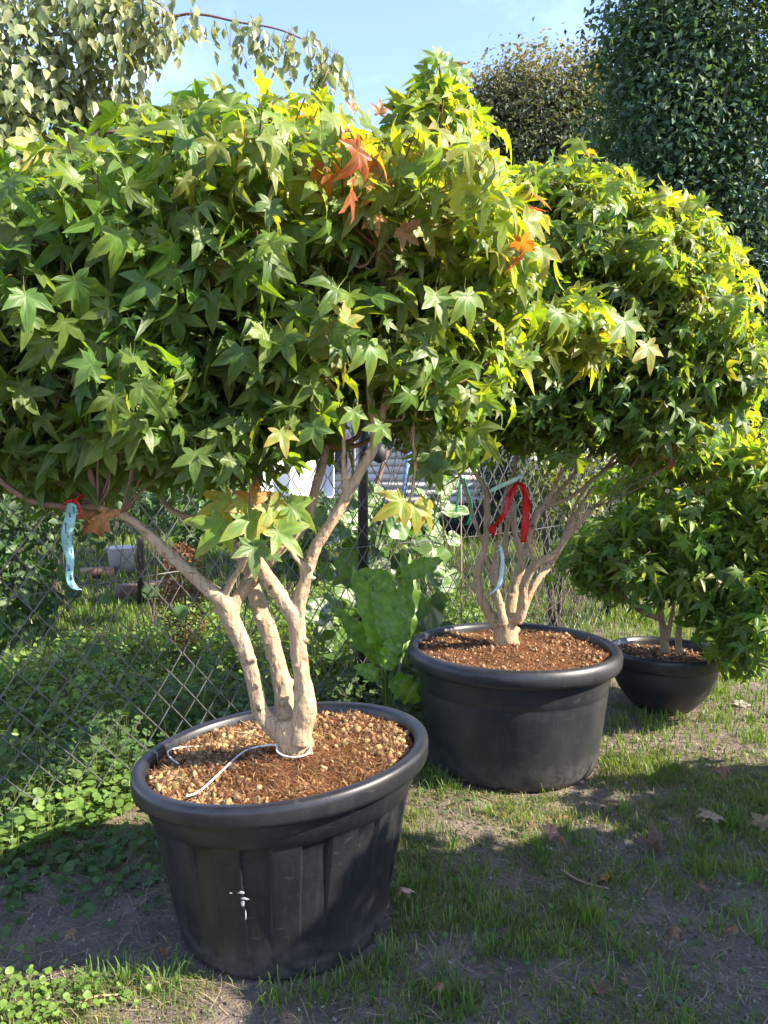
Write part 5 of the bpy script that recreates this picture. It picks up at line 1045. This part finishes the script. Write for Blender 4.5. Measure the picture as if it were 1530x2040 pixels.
litter(1208, 1758, 20, 130, (.34, .18, .08), 'small orange-brown leaf at the end of the thin twig', 1, True)
litter(1345, 1902, 22, 200, (.17, .10, .065), 'small brown leaf in the lower right grass', 2)
litter(1402, 1805, 26, 40, (.16, .10, .07), 'brown curled leaf on the bare patch, lower right', 0)
litter(1195, 1985, 24, 70, (.15, .09, .06), 'brown leaf near the bottom edge, right of centre', 1)
litter(970, 1970, 20, 90, (.13, .085, .06), 'little brown leaf near the bottom edge, centre', 2)
litter(1190, 1820, 18, 10, (.16, .09, .06), 'tiny reddish leaf in grass below the thin twig', 0)
litter(238, 1588, 52, 10, (.42, .28, .10), 'yellow dry leaf lit by sun left of the nearest pot', 1, True)
litter(1058, 1672, 30, 120, (.24, .15, .08), 'flat brown leaf on sunlit soil below the middle pot', 2, True)
litter(1475, 1412, 26, 60, (.29, .27, .23), 'pale grey leaf in grass right of the small pot', 0, True)
litter(1275, 1575, 18, 45, (.2, .11, .06), 'reddish-brown leaf scrap right of the middle pot', 1)
litter(800, 1832, 30, 100, (.36, .26, .2), 'pale curled leaf against the right side of the nearest pot', 2)
for k, (px, py, L_, lab) in enumerate([(905, 1745, 15, 'tiny brown leaf in grass right of the nearest pot'), (1010, 1880, 16, 'small dark leaf in the centre foreground grass'), (1120, 1640, 17, 'small rusty leaf on soil below the middle pot'), (1460, 1880, 20, 'brown leaf on grey soil near the right edge, low down'), (1250, 1960, 16, 'tiny tan leaf near the bottom, right of centre'), (880, 2000, 18, 'brown leaf at the bottom edge under the nearest pot'), (1440, 1560, 18, 'rusty leaf in grass right of the middle pot'), (330, 1900, 16, 'dark leaf in the nearest pot shadow'), (140, 1880, 18, 'brown leaf on shaded soil at far left')]):
    litter(px, py, L_, 40*k, (.20+.02*(k % 4), .115+.01*(k % 3), .07), lab, k, k % 2 == 0)
def stick(pts, r, label, mat='tanwood'):
    Q = []
    for px, py in pts:
        g = G(px, py); Q.append(g+A(0, 0, float(ground_z(g[0], g[1]))+r+.006))
    V, f = tube(Q, np.linspace(r, r*.6, len(Q)), 6, 5); single('stick', V, f, M[mat], label, 'stick', group='sticks on the ground')
stick([(-30, 1632), (40, 1622), (110, 1626), (160, 1634)], .009, 'long brown stick on the ground at the left edge')
stick([(165, 1626), (215, 1612), (275, 1592)], .006, 'thin pale stick touching the nearest pot at left')
stick([(1118, 1738), (1150, 1760), (1180, 1770), (1212, 1774)], .004, 'thin grey twig by the crumpled pinkish leaf')
stick([(1130, 1905), (1155, 1888), (1178, 1872)], .004, 'short grey twig in lower right grass', 'twig')
stick([(935, 1590), (960, 1600), (985, 1608)], .005, 'short twig on soil in front of the middle pot', 'twig')
stick([(150, 2010), (185, 1996), (235, 1985)], .004, 'pale straw stem at the bottom left')
# small stones and soil crumbs
N = 16000; x = rng.uniform(-1.4, 2.3, N); y = rng.uniform(1.45, 3.8, N); kp = (rng.uniform(0, 1, N) < (1.05-density(x, y))); 
for (P, r) in POTS: kp &= np.hypot(x-P[0], y-P[1]) > r+.01
x, y = x[kp], y[kp]; N = len(x); rad = rng.uniform(.0012, .0042, N)*rng.choice([.7, 1, 1, 1.9], N); c = np.where(rng.uniform(0, 1, (N, 1)) < .8, A(.15, .125, .10), A(.36, .33, .29))*rng.uniform(.6, 1.3, (N, 1))
V, f, C = pebbles(np.column_stack([x, y, ground_z(x, y)+rad*.3]), rad, c); o = part('soil_crumbs', V, f, M['stone'], None, C, smooth=False); o['kind'] = 'stuff'; o['label'] = 'small stones and crumbs of soil on the bare ground'; o['category'] = 'soil'
N = 9500; x = rng.uniform(-1.4, 2.3, N); y = rng.uniform(1.45, 3.6, N); ps = np.column_stack([x, y, ground_z(x, y)+.003]); c = A(.34, .27, .17)*rng.uniform(.5, 1.2, (N, 1))
V, f, C = fibres(ps, .075, c, .006); o = part('dead_grass', V, f, M['fibre'], None, C); o['kind'] = 'stuff'; o['label'] = 'dry straw stems strewn over the ground'; o['category'] = 'straw'
for o in list(SC.objects):
    if '_loc' in o: del o['_loc']
